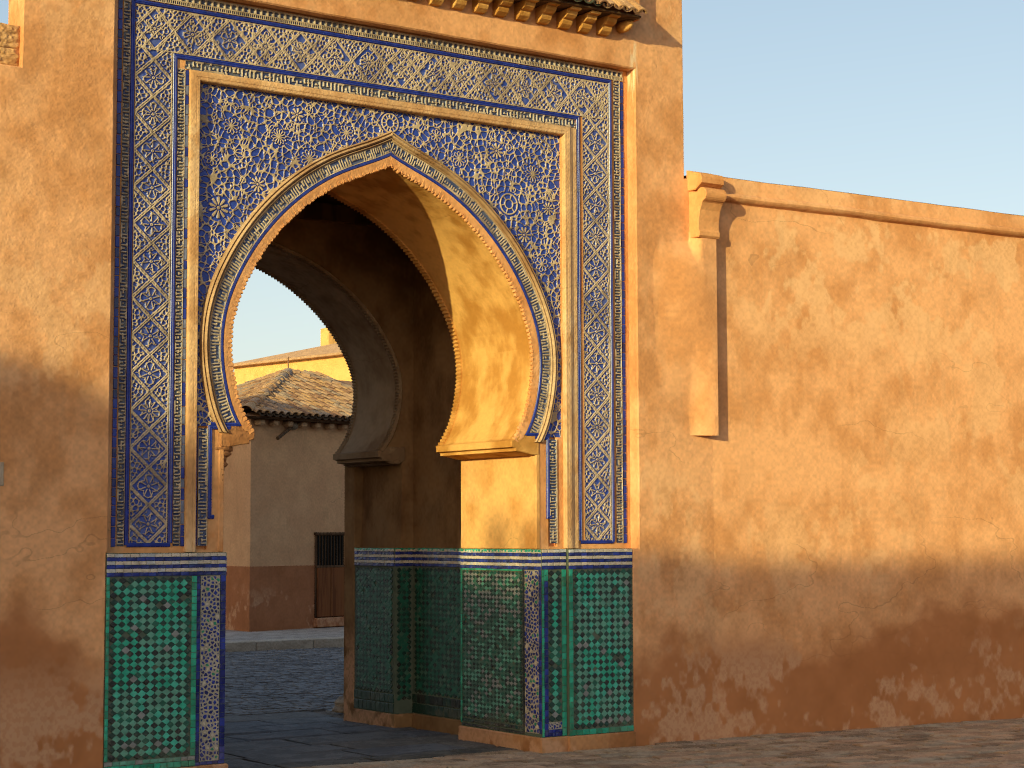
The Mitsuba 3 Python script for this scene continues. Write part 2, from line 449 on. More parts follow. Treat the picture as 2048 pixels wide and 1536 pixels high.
def opening(jamb, z_imp, off=0.0, n=60):
    """The whole opening as a ring: straight jambs under the horseshoe."""
    p, _ = arc(n); d = _cs(np.linspace(0, ARC_LEN, n), 1); d /= np.linalg.norm(d, axis=1, keepdims=True)
    q = p + np.column_stack([d[:, 1], -d[:, 0]]) * off
    q = q[q[:, 0] > 1e-3]
    top = [0.0, 4.222 + off * 1.10]
    R = np.vstack([[[jamb, -0.2], [jamb, z_imp]], q, [top]])
    L = R[:-1][::-1] * [-1, 1]
    return np.vstack([R, L]) + [XC - 0.01, 0]


# ------------------------------------------------------------------ ARCHED GATE
G = 'arched_gate'
tag(G, 'tall ochre plaster gate with a pointed horseshoe arch framed in blue carved tilework', 'gate')
XL, XR, ZT, ZB = -2.108, 2.175, 5.21, 1.482          # the sunk frame
OUT = [[-32, -0.1], [-2.118, -0.1], [-2.118, ZB], [XL, ZB], [XL, ZT], [XR, ZT], [XR, ZB], [2.112, ZB], [2.112, -0.1], [3.0, -0.1], [3.0, 4.30], [2.93, 4.30], [2.93, 4.40], [2.67, 4.40], [2.67, 6.6], [-2.72, 6.6],
       [-2.73, 4.53], [-4.3, 4.53], [-4.3, 6.6], [-32, 6.6]]
ring = np.array(OUT)
add(G + '__front_wall', ext(Polygon(wob(ring, 0.09, 0.004, 3)), 0.0, 0.101, 'y', 0.010), 'plaster')
NOTCH_Y = 0.26
# left run behind its face
add(G + '__rampart', Batch().add(*ext(Polygon([[-32, -0.1], [-2.05, -0.1], [-2.05, 6.6], [-2.72, 6.6], [-2.73, 4.53], [-4.3, 4.53], [-4.3, 6.6], [-32, 6.6]]), 0.101, NOTCH_Y)).mesh(), 'plaster')
# the body behind the sunk field, with the arched opening
hole = Polygon(opening(1.28, 2.22, 0.012))
body = sbox(-2.25, -0.1, 2.67, 6.6).difference(hole)
B = Batch()
B.add(*ext(body, 0.140, 1.12))
arc_out = Polygon(opening(1.19, 2.2, 0.195))
sunk = sbox(-1.474, 2.318, 1.532, 4.628).difference(arc_out).union(sbox(-1.474, 1.50, -1.380, 2.33)).union(sbox(1.396, 1.50, 1.478, 2.33))
for q in getattr(sbox(-2.3, 1.3, 2.4, 5.4).difference(hole).difference(sunk), 'geoms', [sbox(-2.3, 1.3, 2.4, 5.4).difference(hole).difference(sunk)]):
    B.add(*ext(q, Y0 + 0.002, 0.1395))
add(G + '__gate_body', B.mesh(), 'plaster_plain', smooth=35)
hq = np.array(hole.exterior.coords)[:-1]; hq = lower((np.column_stack([hq[:, 0], hq[:, 0] * 0, hq[:, 1]]), None))[0]
rear = sbox(-5.0, -0.1, 2.67, 5.0).difference(Polygon(hq[:, [0, 2]]))
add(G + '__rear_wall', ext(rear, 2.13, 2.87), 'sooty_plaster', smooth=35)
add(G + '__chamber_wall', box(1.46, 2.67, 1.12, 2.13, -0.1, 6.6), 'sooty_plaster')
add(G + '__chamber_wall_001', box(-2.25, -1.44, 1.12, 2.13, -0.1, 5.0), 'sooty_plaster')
add(G + '__ceiling', box(-1.44, 1.46, 1.12, 2.13, 4.55, 4.9), 'dark_wood')
for k in range(3):
    add(uniq(G + '__ceiling_beam'), box(-1.44, 1.46, 1.35 + 0.28 * k, 1.45 + 0.28 * k, 4.40, 4.55), 'dark_wood')
add(G + '__ceiling_beam_003', box(-1.3, 1.4, 2.06, 2.13, 4.16, 4.30), 'dark_wood')
# soffits (the arch's curved underside) with a crisp toothed edge of small bricks
add(G + '__soffit', arch_sweep([(0.0, Y0 + 0.012), (0.0, 0.45), (0.0, 0.80), (0.0, 1.13)], 90, 2.285), 'vault_plaster', smooth=True)
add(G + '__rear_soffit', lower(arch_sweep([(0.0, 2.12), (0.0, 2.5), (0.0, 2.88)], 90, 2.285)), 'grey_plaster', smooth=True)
# plaster rim of the arch on the face
add(G + '__arch_rim', arch_sweep([(0.0, 0.105), (0.004, 0.097), (0.04, 0.090), (0.060, 0.090), (0.063, 0.11)], 90, 2.29), 'plaster_plain', smooth=40)
scene[G + '__arch_rim']['face_normals'] = False


def voussoir(seed):
    r = np.random.default_rng(seed)
    w, h = 0.5, 0.5
    o = np.array([[-w, -h * 0.75], [-w * 0.55, -h * 1.02], [0, -h * 1.12], [w * 0.55, -h * 0.98], [w, -h * 0.72], [w * 0.96, h], [-w * 0.96, h]]) * (1 + 0.07 * r.standard_normal((7, 2)))
    i = o * 0.78
    v = np.vstack([np.column_stack([o, np.zeros(7)]), np.column_stack([o, np.full(7, 0.7)]), np.column_stack([i, np.full(7, 1.0) + 0.1 * r.standard_normal(7)])])
    k = np.arange(7); j = (k + 1) % 7
    f = np.vstack([np.stack([k, j, j + 7, k + 7], 1), np.stack([k + 7, j + 7, j + 14, k + 14], 1)])
    f = np.vstack([f[:, [0, 1, 2]], f[:, [0, 2, 3]], [[14, 14 + a, 14 + a + 1] for a in range(1, 6)]])
    return v, f


VOUS = [mikit.ply(voussoir(s)) for s in range(5)]
nv = 82
for sg in (1, -1):
    for i in range(nv):
        s = (i + 0.5) / nv * ARC_LEN
        q = _cs(s); d = _cs(s, 1); d /= np.linalg.norm(d); nn = np.array([d[1], -d[0]])
        hgt = 0.050 + 0.003 * rng.standard_normal()
        c = q + nn * (0.018 + 0.0015 * rng.standard_normal())
        U = np.array([sg * d[0], 0, d[1]]) * (ARC_LEN / nv * 0.94) * sg; V = np.array([sg * nn[0], 0, nn[1]]) * hgt
        N = np.array([0, -1.0, 0]) * 0.026
        put(uniq(G + '__voussoir'), VOUS[rng.integers(5)], 'plaster_plain', frame([XC + sg * c[0], 0.1175, c[1]], U, V, N))
# toothed rear edges of both arches: small bricks, one part each
def teeth(y0, y1, key, mat, m=82):
    B = Batch()
    for sg in (1, -1):
        for i in range(m):
            s = (i + 0.5) / m * ARC_LEN
            q = _cs(s); d = _cs(s, 1); d /= np.linalg.norm(d); nn = np.array([d[1], -d[0]])
            a = ARC_LEN / m * 0.5; dep = 0.015 + 0.004 * rng.random()
            pts = [q - d * a + nn * 0.02, q - d * a - nn * 0.002, q - nn * dep, q + d * a - nn * 0.002, q + d * a + nn * 0.02]
            v = np.array([[XC + sg * p[0], y, p[1]] for y in (y0, y1) for p in pts])
            k = np.arange(5); j = (k + 1) % 5
            f = np.vstack([np.stack([k, j, j + 5, k + 5], 1)[:, [0, 1, 2]], np.stack([k, j, j + 5, k + 5], 1)[:, [0, 2, 3]],
                           [[0, 2, 1], [0, 3, 2], [0, 4, 3], [5, 6, 7], [5, 7, 8], [5, 8, 9]]])
            B.add(v, f if sg < 0 else f[:, ::-1])
    add(key, lower(B.mesh()) if y0 > 2 else B.mesh(), mat)
    tag(key, kind='stuff')


teeth(1.06, 1.135, G + '__rear_edge_bricks', 'vault_plaster')
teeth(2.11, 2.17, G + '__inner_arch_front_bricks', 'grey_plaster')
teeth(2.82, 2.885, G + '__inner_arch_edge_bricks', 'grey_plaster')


# impost mouldings under the horseshoe's feet
def impost(sg, y0, y1, key, mat, seed):
    pts = [(1.30, 2.325), (1.13, 2.325), (1.064, 2.288), (1.046, 2.283), (1.050, 2.235), (1.085, 2.226), (1.088, 2.205), (1.16, 2.196), (1.24, 2.180), (1.30, 2.178)]
    r = np.array(pts); r = np.column_stack([XC - 0.01 + sg * r[:, 0], r[:, 1]])
    m = ext(Polygon(wob(r, 0.03, 0.003, seed)), y0, y1, 'y', 0.006)
    add(key, lower(m) if y0 > 2 else m, mat)


impost(1, Y0 - 0.008, 1.135, G + '__impost', 'vault_plaster', 1)
impost(-1, Y0 - 0.008, 1.135, G + '__impost_001', 'old_plaster', 2)
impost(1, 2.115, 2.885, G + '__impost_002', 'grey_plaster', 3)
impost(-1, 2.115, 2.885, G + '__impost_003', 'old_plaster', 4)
# broken plaster below the left foot
for k in range(7):
    zz = 2.17 - 0.035 * k; w = (0.10, 0.085, 0.05, 0.055, 0.03, 0.022, 0.010)[k]
    h = trimesh.creation.icosphere(subdivisions=2, radius=1.0)
    v = np.array(h.vertices); v *= (1 + 0.35 * (meshkit.fbm(v * 2.2 + k * 9, 3, k) - 0.5))[:, None]
    v = v * [w, 0.06, 0.032] + [-1.272, 0.155, zz]
    add(uniq(G + '__broken_plaster'), (v, np.array(h.faces)), 'old_plaster', smooth=True)
# thin plaster lining of the front jambs above the dado
add(G + '__jamb', box(1.281, 1.32, Y0 - 0.004, 1.126, 1.482, 2.19, 0.006), 'jamb_plaster')
add(G + '__jamb_001', box(-1.30, -1.261, Y0 - 0.004, 1.126, 1.482, 2.19, 0.006), 'plaster_plain')


# ---- carved panels: relief meshes over glazed ground
def sstep(a, b, x):
    t = np.clip((x - a) / (b - a), 0, 1); return t * t * (3 - 2 * t)


def stroke(d, w, soft=0.004):
    return 1 - sstep(w - soft * 0.5, w + soft * 0.5, d)


def jitter_pts(x0, x1, z0, z1, s, seed, j=0.42):
    r = np.random.default_rng(seed)
    gx, gz = np.meshgrid(np.arange(x0 - s, x1 + s, s), np.arange(z0 - s, z1 + s, s * 0.9))
    gx = gx + (np.arange(len(gx)) % 2)[:, None] * s * 0.5
    return np.column_stack([gx.ravel(), gz.ravel()]) + r.uniform(-j, j, (gx.size, 2)) * s


def cell_net(X, Z, pts, w, k=200.0):
    """Rounded cells: the thread between them thickens where three meet."""
    d, _ = cKDTree(pts).query(np.column_stack([X.ravel(), Z.ravel()]), k=4)
    g = np.log(np.exp(-k * (d - d[:, :1])).sum(1)) / k
    return sstep(w - 0.0006, w + 0.0006, g).reshape(X.shape)


def ring_net(X, Z, pts, rad, w, seed):
    r = np.random.default_rng(seed); R = rad * r.uniform(0.75, 1.25, len(pts))
    d, i = cKDTree(pts).query(np.column_stack([X.ravel(), Z.ravel()]), k=5)
    return stroke(np.abs(d - R[i]).min(1), w, 0.0035).reshape(X.shape)


def rosette(X, Z, c, R, n, ph, style):
    x, z = X - c[0], Z - c[1]; r = np.hypot(x, z); th = np.arctan2(z, x) + ph
    m = r < R * 1.12
    if style == 0:      # daisy
        pet = sstep(-0.35, 0.05, np.cos(n * th) + 0.5 - 1.1 * (r / R) ** 3) * (r > 0.27 * R)
        h = np.maximum(pet * (r < R), stroke(r, 0.17 * R))
    elif style == 1:    # spokes with loops
        sp = stroke(np.abs(((th * n / (2 * np.pi)) % 1) - 0.5) * 2 * np.pi / n * r, 0.0042)
        lo = stroke(np.abs(r - R * (0.62 + 0.33 * np.abs(np.cos(n * th / 2)))), 0.0042)
        h = np.maximum(np.maximum(sp * (r < R * 0.8), lo), stroke(r, 0.13 * R))
    else:               # ring medallion
        h = np.maximum(stroke(np.abs(r - R * 0.9), 0.006), stroke(np.abs(r - R * 0.42), 0.005))
        h = np.maximum(h, stroke(np.abs(((th * n / (2 * np.pi)) % 1) - 0.5) * 2 * np.pi / n * r, 0.0045) * (r > 0.42 * R) * (r < R * 0.9))
    return m, h


def relief(key, x0, x1, z0, z1, res, hfun, y_base, depth, bsdf, keep=None, kind=None):
    nx, nz = max(2, int(round((x1 - x0) / res))) + 1, max(2, int(round((z1 - z0) / res))) + 1
    X, Z = np.meshgrid(np.linspace(x0, x1, nx), np.linspace(z0, z1, nz))
    H = hfun(X, Z)
    H = H * (0.86 + 0.14 * meshkit.noise(np.stack([X * 40, Z * 40, X * 0], -1), 4)) + 0.05 * (meshkit.noise(np.stack([X * 150, Z * 150, X * 0], -1), 8) - 0.5)
    v = np.column_stack([X.ravel(), (y_base - depth * H).ravel(), Z.ravel()])
    i, j = np.meshgrid(np.arange(nz - 1), np.arange(nx - 1), indexing='ij'); a = (i * nx + j).ravel()
    f = np.stack([a, a + 1, a + nx + 1, a + nx], 1)
    if keep is not None:
        c = v[f].mean(1)
        f = f[keep(c[:, 0], c[:, 2])]
    f = np.vstack([f[:, [0, 1, 2]], f[:, [0, 2, 3]]])
    u, inv = np.unique(f, return_inverse=True)
    add(key, (v[u], inv.reshape(f.shape)), bsdf, smooth=True)
    if kind:
        tag(key, kind=kind)


def lattice(across, along, hw, P, seed, dense=False):
    """Diamond strapwork on a band: across in [-hw, hw], along in metres."""
    k = (P / 2) / hw
    nrm = math.hypot(1, k)
    out = np.zeros_like(across)
    dmin = np.full_like(across, 9.0)
    for s in (1, -1):
        q = (along + s * k * across) / P
        d = np.abs(q - np.round(q)) * P / nrm
        dmin = np.minimum(dmin, d)
        if dense:
            q2 = (along + s * k * across) / P + 0.5
            cell = np.floor((along + s * k * across) / P)
            on = meshkit.noise(np.stack([cell * 1.7 + s, np.floor(along / P * 2) * 0.9, across * 0], -1), seed) > 0.42
            d2 = np.abs(q2 - np.round(q2) + 0.14) * P / nrm
            d3 = np.abs(q2 - np.round(q2) - 0.14) * P / nrm
            out = np.maximum(out, np.maximum(stroke(d2, 0.0050), stroke(d3, 0.0050)) * on * 0.9)
    strap = stroke(dmin, 0.0105) * (1 - 0.6 * stroke(dmin, 0.0026, 0.003))
    return np.maximum(out, strap), dmin


def diamond_fill(across, along, hw, P, seed, size):
    """A rosette in each diamond of the strapwork, scrolls elsewhere."""
    H = np.zeros_like(across); r = np.random.default_rng(seed)
    lo, hi = along.min(), along.max()
    for m in range(int(math.floor(lo / P)) - 1, int(math.ceil(hi / P)) + 2):
        c = (m + 0.5) * P
        x, z = across, along - c
        rr = np.hypot(x, z); th = np.arctan2(z, x) + r.uniform(0, 1)
        dia = (np.abs(x) / hw + np.abs(z) / (P / 2)) < 0.86
        if not dia.any():
            r.integers(4); continue
        n = int(r.choice([8, 10, 12, 8])); R = size
        pet = stroke(np.abs(rr - R * (0.55 + 0.40 * np.abs(np.cos(n * th / 4)))), 0.0042)
        sp = stroke(np.abs(((th * n / (2 * np.pi)) % 1) - 0.5) * 2 * np.pi / n * rr, 0.0040) * (rr < R) * (rr > 0.25 * R)
        h = np.maximum(np.maximum(pet, sp), stroke(rr, 0.011) - 0.5 * stroke(rr, 0.004, 0.003))
        sc = r.uniform(0, 1, 1)
        pts = r.uniform(-1, 1, (46, 2)) * [hw, P / 2]
        out = rr > R * 0.9
        q = ring_net(np.where(dia, x, 9), np.where(dia, z, 9), pts, 0.014, 0.0033, seed + m + 77)
        h = np.where(out, np.maximum(q, h), h)
        H = np.where(dia, h, H)
    return H


FR = [(-1.930, -1.668), (1.728, 1.982)]
FZ = (4.795, 5.085)


def frieze_up(xm, hw, seed):
    def fn(X, Z):
        a, l = X - xm, Z - 1.545
        P = 0.245
        st, dmin = lattice(a, l, hw, P, seed)
        fill = diamond_fill(a, l, hw, P, seed, 0.078)
        pts = jitter_pts(X.min(), X.max(), Z.min(), Z.max(), 0.031, seed + 3)
        sc = cell_net(X, Z, pts, 0.0018)
        tri = (np.abs(a) / hw + np.abs(((l / P) % 1) - 0.5) * 2) > 0.92
        h = np.where(tri, sc, fill)
        gap = stroke(np.abs(dmin - 0.0165), 0.0032, 0.003)
        h = np.maximum(h * (1 - gap), st)
        return np.maximum(h, stroke(hw - np.abs(a), 0.007))
    return fn


def frieze_top(X, Z):
    a, l = Z - (FZ[0] + FZ[1]) / 2, X + 1.93
    hw, P = (FZ[1] - FZ[0]) / 2, 0.272
    st, dmin = lattice(a, l, hw, P, 5, dense=True)
    fill = diamond_fill(a, l, hw, P, 9, 0.07)
    pts = jitter_pts(X.min(), X.max(), Z.min(), Z.max(), 0.030, 21)
    sc = cell_net(X, Z, pts, 0.0018)
    tri = (np.abs(a) / hw + np.abs(((l / P) % 1) - 0.5) * 2) > 0.92
    h = np.maximum(np.where(tri, sc, fill), st)
    return np.maximum(h, stroke(hw - np.abs(a), 0.006))


for (a, b), sd in zip(FR, (31, 57)):
    relief(num(G + '__carved_frieze'), a, b, 1.545, FZ[0], 0.0042, frieze_up((a + b) / 2, (b - a) / 2, sd), Y0, 0.0115, 'carved_frieze')
relief(num(G + '__carved_frieze'), FR[0][0], FR[1][1], FZ[0], FZ[1], 0.0042, frieze_top, Y0, 0.0115, 'carved_frieze')


def script_h(t, s, seed, per=0.0225):
    """Upright strokes joined above, below or midway, like a band of carved letters; t from 0 to 1 across, s along in metres."""
    c = np.floor(s / per); u = s / per - c
    def h1(k, o): return meshkit.noise(np.stack([c * 1.0 + o, c * 0 + k, c * 0], -1) * 1.0 + 0.001, seed)
    r1, r2 = h1(3, 0), h1(11, 0)
    top = np.where(r1 > 0.3, 0.90, 0.62); bot = np.where(r2 > 0.72, 0.38, 0.10)
    stem = stroke(np.abs(u - 0.5) * per, 0.0052, 0.005) * sstep(bot - 0.04, bot + 0.02, t) * (1 - sstep(top - 0.02, top + 0.04, t))
    lv = np.where(r1 < 0.32, 0.14, np.where(r1 < 0.46, 0.86, np.where(r1 < 0.56, 0.5, -3)))
    W = 0.055
    bar = stroke(np.abs(t - lv) * W, 0.0050, 0.005)
    lv2 = np.where(r2 < 0.25, 0.86, np.where(r2 < 0.5, 0.14, np.where(r2 > 0.85, 0.45, -3)))
    bar2 = stroke(np.abs(t - lv2) * W, 0.0045, 0.005) * (u > 0.5) * (u < 0.95)
    line = np.maximum(stroke(t * W, 0.0035, 0.004), stroke((1 - t) * W, 0.0035, 0.004))
    return np.maximum(np.maximum(stem, np.maximum(bar, bar2)), line)


def script_up(a, b, seed):
    return lambda X, Z: script_h((X - a) / (b - a), Z, seed)


relief(G + '__script_band', -2.016, -1.966, 1.525, 5.12, 0.0036, script_up(-2.016, -1.966, 3), Y0, 0.012, 'carved_script')
relief(G + '__script_band_001', -1.628, -1.576, 1.525, 4.695, 0.0036, script_up(-1.628, -1.576, 4), Y0, 0.012, 'carved_script')
relief(G + '__script_band_002', 2.030, 2.095, 1.525, 5.12, 0.0040, script_up(2.030, 2.095, 5), Y0, 0.012, 'carved_script')
relief(G + '__script_band_003', -1.576, 1.662, 4.698, 4.760, 0.0042, lambda X, Z: script_h((Z - 4.698) / 0.062, X, 6, 0.030), Y0, 0.012, 'carved_script')


def top_band(X, Z):
    t = (Z - 5.122) / 0.076
    s = X / 0.046; c = np.floor(s); u = s - c
    arch_ = np.maximum(stroke(np.abs(u - 0.0) * 0.046, 0.009), stroke(np.abs(u - 1.0) * 0.046, 0.009)) * (t > 0.40)
    low = stroke(np.abs(((X / 0.015) % 1) - 0.5) * 0.015, 0.0035) * (t < 0.34)
    return np.maximum.reduce([arch_, low, stroke(np.abs(t - 0.40) * 0.076, 0.005), stroke(np.abs(t - 0.97) * 0.076, 0.008), stroke(np.abs(t - 0.03) * 0.076, 0.004)])


relief(G + '__script_band_004', -2.05, 2.13, 5.122, 5.198, 0.0044, top_band, Y0, 0.013, 'carved_script')
relief(G + '__script_band_005', -1.452, -1.384, 1.525, 2.30, 0.0036, script_up(-1.452, -1.384, 8), 0.1005, 0.012, 'carved_arch_script')
relief(G + '__script_band_006', 1.400, 1.472, 1.525, 2.30, 0.0036, script_up(1.400, 1.472, 9), 0.1005, 0.012, 'carved_arch_script')

# spandrel field
SP_X = (-1.474, 1.532)
ROS = [(-1.02, 3.98, .055, 10, 0), (-1.31, 3.79, .075, 10, 0), (-1.02, 3.74, .062, 12, 1), (-0.62, 4.20, .070, 12, 1), (-0.86, 4.33, .06, 12, 1), (-0.33, 4.42, .06, 10, 1),
       (0.03, 4.535, .075, 12, 2), (1.06, 4.05, .085, 6, 2), (0.62, 4.34, .06, 10, 1), (1.28, 4.30, .07, 12, 1), (1.20, 3.83, .06, 10, 0), (1.36, 3.62, .06, 8, 1),
       (0.95, 4.44, .06, 10, 0), (0.42, 4.49, .05, 8, 1), (-1.22, 4.36, .06, 10, 1), (-1.36, 4.12, .05, 8, 1), (-1.30, 3.45, .05, 8, 1), (1.42, 4.05, .05, 10, 0),
       (-0.72, 4.50, .05, 8, 0), (1.40, 3.30, .045, 8, 1), (-1.40, 3.15, .042, 8, 0)]


def spandrel_h(X, Z):
    r = np.random.default_rng(77)
    pts = np.vstack([jitter_pts(*SP_X, 2.3, 4.63, 0.054, 71, 0.46)])
    extra = pts[r.random(len(pts)) < 0.12]
    pts = np.vstack([pts, extra + r.uniform(-0.03, 0.03, extra.shape)])
    wx = 0.012 * (meshkit.noise(np.stack([X * 22, Z * 22, X * 0], -1), 1) - 0.5); wz = 0.012 * (meshkit.noise(np.stack([X * 22, Z * 22, X * 0 + 5], -1), 2) - 0.5)
    big = 0.055 * (meshkit.fbm(np.stack([X * 9, Z * 9, X * 0], -1), 2, 3) - 0.5); bigz = 0.055 * (meshkit.fbm(np.stack([X * 9, Z * 9, X * 0 + 7], -1), 2, 4) - 0.5)
    h = cell_net(X + wx * 1.6, Z + wz * 1.6, pts, 0.0033, 140.0)
    h = np.maximum(h, 0.9 * cell_net(X + big, Z + bigz, jitter_pts(*SP_X, 2.3, 4.63, 0.105, 73), 0.0041, 120.0))
    h = np.maximum(h, 0.9 * ring_net(X + wx, Z + wz, jitter_pts(*SP_X, 2.3, 4.63, 0.23, 74), 0.026, 0.0040, 12))
    for (cx, cz, R, n, st) in ROS:
        m, q = rosette(X, Z, (cx, cz), R, n, r.uniform(0, 1), st)
        h = np.where(m, q, h)
    return h


relief(G + '__spandrel_panel', SP_X[0], SP_X[1], 2.318, 4.628, 0.0039, spandrel_h, 0.122, 0.0095, 'carved_spandrel',
       keep=lambda x, z: ~shapely.contains_xy(arc_out, x, z))


# script band round the arch, in the arch's own coordinates
def arch_script():
    p, nr, s = half_frame(int(ARC_LEN / 0.0042))
    B = Batch(); o0, o1, m = 0.086, 0.162, 20
    t = np.linspace(0, 1, m)
    for sg in (1, -1):
        Sg, Tg = np.meshgrid(s + (0 if sg > 0 else 50), t, indexing='ij')
        H = script_h(Tg, Sg, 14 + sg, 0.0195)
        ea = np.minimum(1, np.minimum(Tg, 1 - Tg) * 14)
        off = o0 + (o1 - o0) * Tg
        Q = p[:, None, :] + nr[:, None, :] * off[..., None]
        hollow = 0.010 * np.sin(np.pi * Tg)
        V = np.stack([XC + sg * np.maximum(Q[..., 0], 0), 0.0985 - 0.010 * H, np.maximum(Q[..., 1], 2.345)], -1)
        i, j = np.meshgrid(np.arange(len(p) - 1), np.arange(m - 1), indexing='ij'); a = (i * m + j).ravel()
        f = np.stack([a, a + m, a + m + 1, a + 1], 1); v = V.reshape(-1, 3); c = v[f]
        f = f[~((np.abs(c[..., 0] - XC) < 1e-7).all(1)) & ~((np.abs(c[..., 2] - 2.345) < 1e-7).all(1))]
        f = f[:, ::-1] if sg > 0 else f
        u, inv = np.unique(f, return_inverse=True)
        B.add(v[u], inv.reshape(f.shape))
    return B.mesh()


add(G + '__arch_script_band', arch_script(), 'carved_arch_script', smooth=True)
add(G + '__arch_blue_line', arch_sweep([(0.061, 0.112), (0.062, 0.092), (0.067, 0.087), (0.081, 0.087), (0.085, 0.092), (0.086, 0.112)], 90, 2.325), 'blue_glaze', smooth=30)
# roll moulding round the arch: three rolls
def rolls(o0, widths, y_top, y_base):
    pr = [(o0, y_base)]; o = o0
    for w, dep in widths:
        for k in range(7):
            a = math.pi * k / 6
            pr.append((o + w * (1 - math.cos(a)) / 2, y_base - 0.004 - dep * math.sin(a)))
        o += w
    pr.append((o, y_base + 0.03)); return pr
add(G + '__arch_moulding', arch_sweep(rolls(0.163, [(0.017, 0.022), (0.028, 0.034), (0.018, 0.024)], 0.06, 0.104), 110, 2.275), 'weathered_plaster', smooth=40)
for k in (G + '__arch_blue_line', G + '__arch_moulding'):
    scene[k]['face_normals'] = False


# blue border lines: strips of tile with joints
TILE = []
for s in range(6):
    r = np.random.default_rng(100 + s)
    o = np.array([[-.5, -.5], [.5, -.5], [.5, .5], [-.5, .5]]) * (0.965 + 0.02 * r.standard_normal((4, 2)))
    i = o * 0.90
    v = np.vstack([np.column_stack([o, np.zeros(4)]), np.column_stack([o, np.full(4, 0.75)]), np.column_stack([i, 1 + 0.10 * r.standard_normal(4)])])
    k = np.arange(4); j = (k + 1) % 4
    f = np.vstack([np.stack([k, j, j + 4, k + 4], 1), np.stack([k + 4, j + 4, j + 8, k + 8], 1), [[8, 9, 10, 11]]])
    TILE.append((v, np.vstack([f[:, [0, 1, 2]], f[:, [0, 2, 3]]])))
TILE_PLY = [mikit.ply(t) for t in TILE]
DIAM = []
for s in range(8):
    r = np.random.default_rng(200 + s)
    o = np.array([[-.5, 0], [-.40, -.12], [-.09, -.42], [0, -.5], [.09, -.42], [.40, -.12], [.5, 0], [.40, .12], [.09, .42], [0, .5], [-.09, .42], [-.40, .12]])
    bulge = r.uniform(0.95, 1.16)
    o[[1, 2, 4, 5, 7, 8, 10, 11]] *= bulge
    o = o * 0.94 + 0.020 * r.standard_normal((12, 2))
    i = o * 0.86; n = 12
    v = np.vstack([np.column_stack([o, np.zeros(n)]), np.column_stack([o, np.full(n, 0.7)]), np.column_stack([i, 1 + 0.06 * r.standard_normal(n)])])
    k = np.arange(n); j = (k + 1) % n
    f = np.vstack([np.stack([k + n, j + n, j + 2 * n, k + 2 * n], 1), np.stack([k, j, j + n, k + n], 1)])
    DIAM.append((v, np.vstack([f[:, [0, 1, 2]], f[:, [0, 2, 3]], [[2 * n, 2 * n + a, 2 * n + a + 1] for a in range(1, n - 1)]])))
DIAM_PLY = [mikit.ply(t) for t in DIAM]
EX, EZ, FRONT = np.array([1.0, 0, 0]), np.array([0, 0, 1.0]), np.array([0, -1.0, 0])


def strip(key, x0, x1, z0, z1, y, mats, length, as_parts=True, thick=0.008, vertical=True):
    """A row of border tiles on a face towards -y."""
    L = (z1 - z0) if vertical else (x1 - x0)
    edges = [0.0]
    while edges[-1] < L - length * 0.6:
        edges.append(min(L, edges[-1] + length * rng.uniform(0.8, 1.2)))
    edges[-1] = L
    Bt = {}
    for a, b in zip(edges[:-1], edges[1:]):
        if b - a < 0.004:
            continue
        c = (a + b) / 2
        w, h, O = ((x1 - x0), b - a, [(x0 + x1) / 2, y, z0 + c]) if vertical else (b - a, z1 - z0, [x0 + c, y, (z0 + z1) / 2])
        q = min(0.002, 0.06 * min(w, h))
        M = frame(O, EX * (w - q), EZ * (h - q), FRONT * thick + EX * rng.normal(0, 0.0006))
        m = mats[rng.integers(len(mats))]; t = rng.integers(6)
        if as_parts:
            put(uniq(key), TILE_PLY[t], m, M)
        else:
            Bt.setdefault(m, Batch()).add(xf(M, TILE[t][0]), TILE[t][1])
    for m, b in Bt.items():
        add(uniq(key), b.mesh(), m); tag(list(scene)[-1], kind='stuff')


BL = ['blue_glaze', 'blue_glaze', 'dark_blue_glaze']
strip(G + '__blue_border_tile', -2.052, -2.021, 1.52, 5.12, Y0 + 0.002, BL, 0.066)
strip(G + '__blue_border_tile', 2.103, 2.134, 1.52, 5.12, Y0 + 0.002, BL, 0.066)
strip(G + '__blue_border_tile', -1.574, -1.546, 1.52, 4.695, Y0 + 0.002, ['grey_blue_glaze', 'grey_blue_glaze', 'blue_glaze'], 0.07)


def blue_line(path, w, y, key, d=0.012, close=False):
    h = w / 2
    pr = [(h, y + 0.01), (h, y - d * 0.5), (h * 0.72, y - d * 0.9), (0.15 * h, y - d), (-0.15 * h, y - d * 0.72), (-0.3 * h, y - d), (-h * 0.72, y - d * 0.9), (-h, y - d * 0.5), (-h, y + 0.01)]
    add(uniq(key), sweep_path(path, pr), 'blue_glaze')


bl = G + '__blue_line'
blue_line([[-1.9475, 1.532], [-1.9475, 5.1035], [2.003, 5.1035], [2.003, 1.532]], 0.028, Y0, bl)
blue_line([[2.003, 1.532], [1.689, 1.532]], 0.026, Y0 + .001, bl)
blue_line([[1.689, 1.545], [1.689, 4.777], [-1.646, 4.777], [-1.646, 1.545]], 0.032, Y0, bl)
blue_line([[-1.646, 1.532], [-1.9475, 1.532]], 0.026, Y0 + .001, bl)
blue_line([[-1.15, 2.331], [-1.366, 2.331]][::-1], 0.024, 0.098, bl)
blue_line([[1.406, 2.331], [1.195, 2.331]], 0.024, 0.098, bl)
blue_line([[-1.22, 2.309], [-1.366, 2.309], [-1.366, 1.715], [-1.335, 1.715]][::-1], 0.028, 0.099, bl)
blue_line([[1.27, 2.309], [1.392, 2.309], [1.392, 1.72], [1.42, 1.72]], 0.028, 0.099, bl)
blue_line([[-1.464, 1.525], [-1.464, 2.318]], 0.018, 0.106, bl)
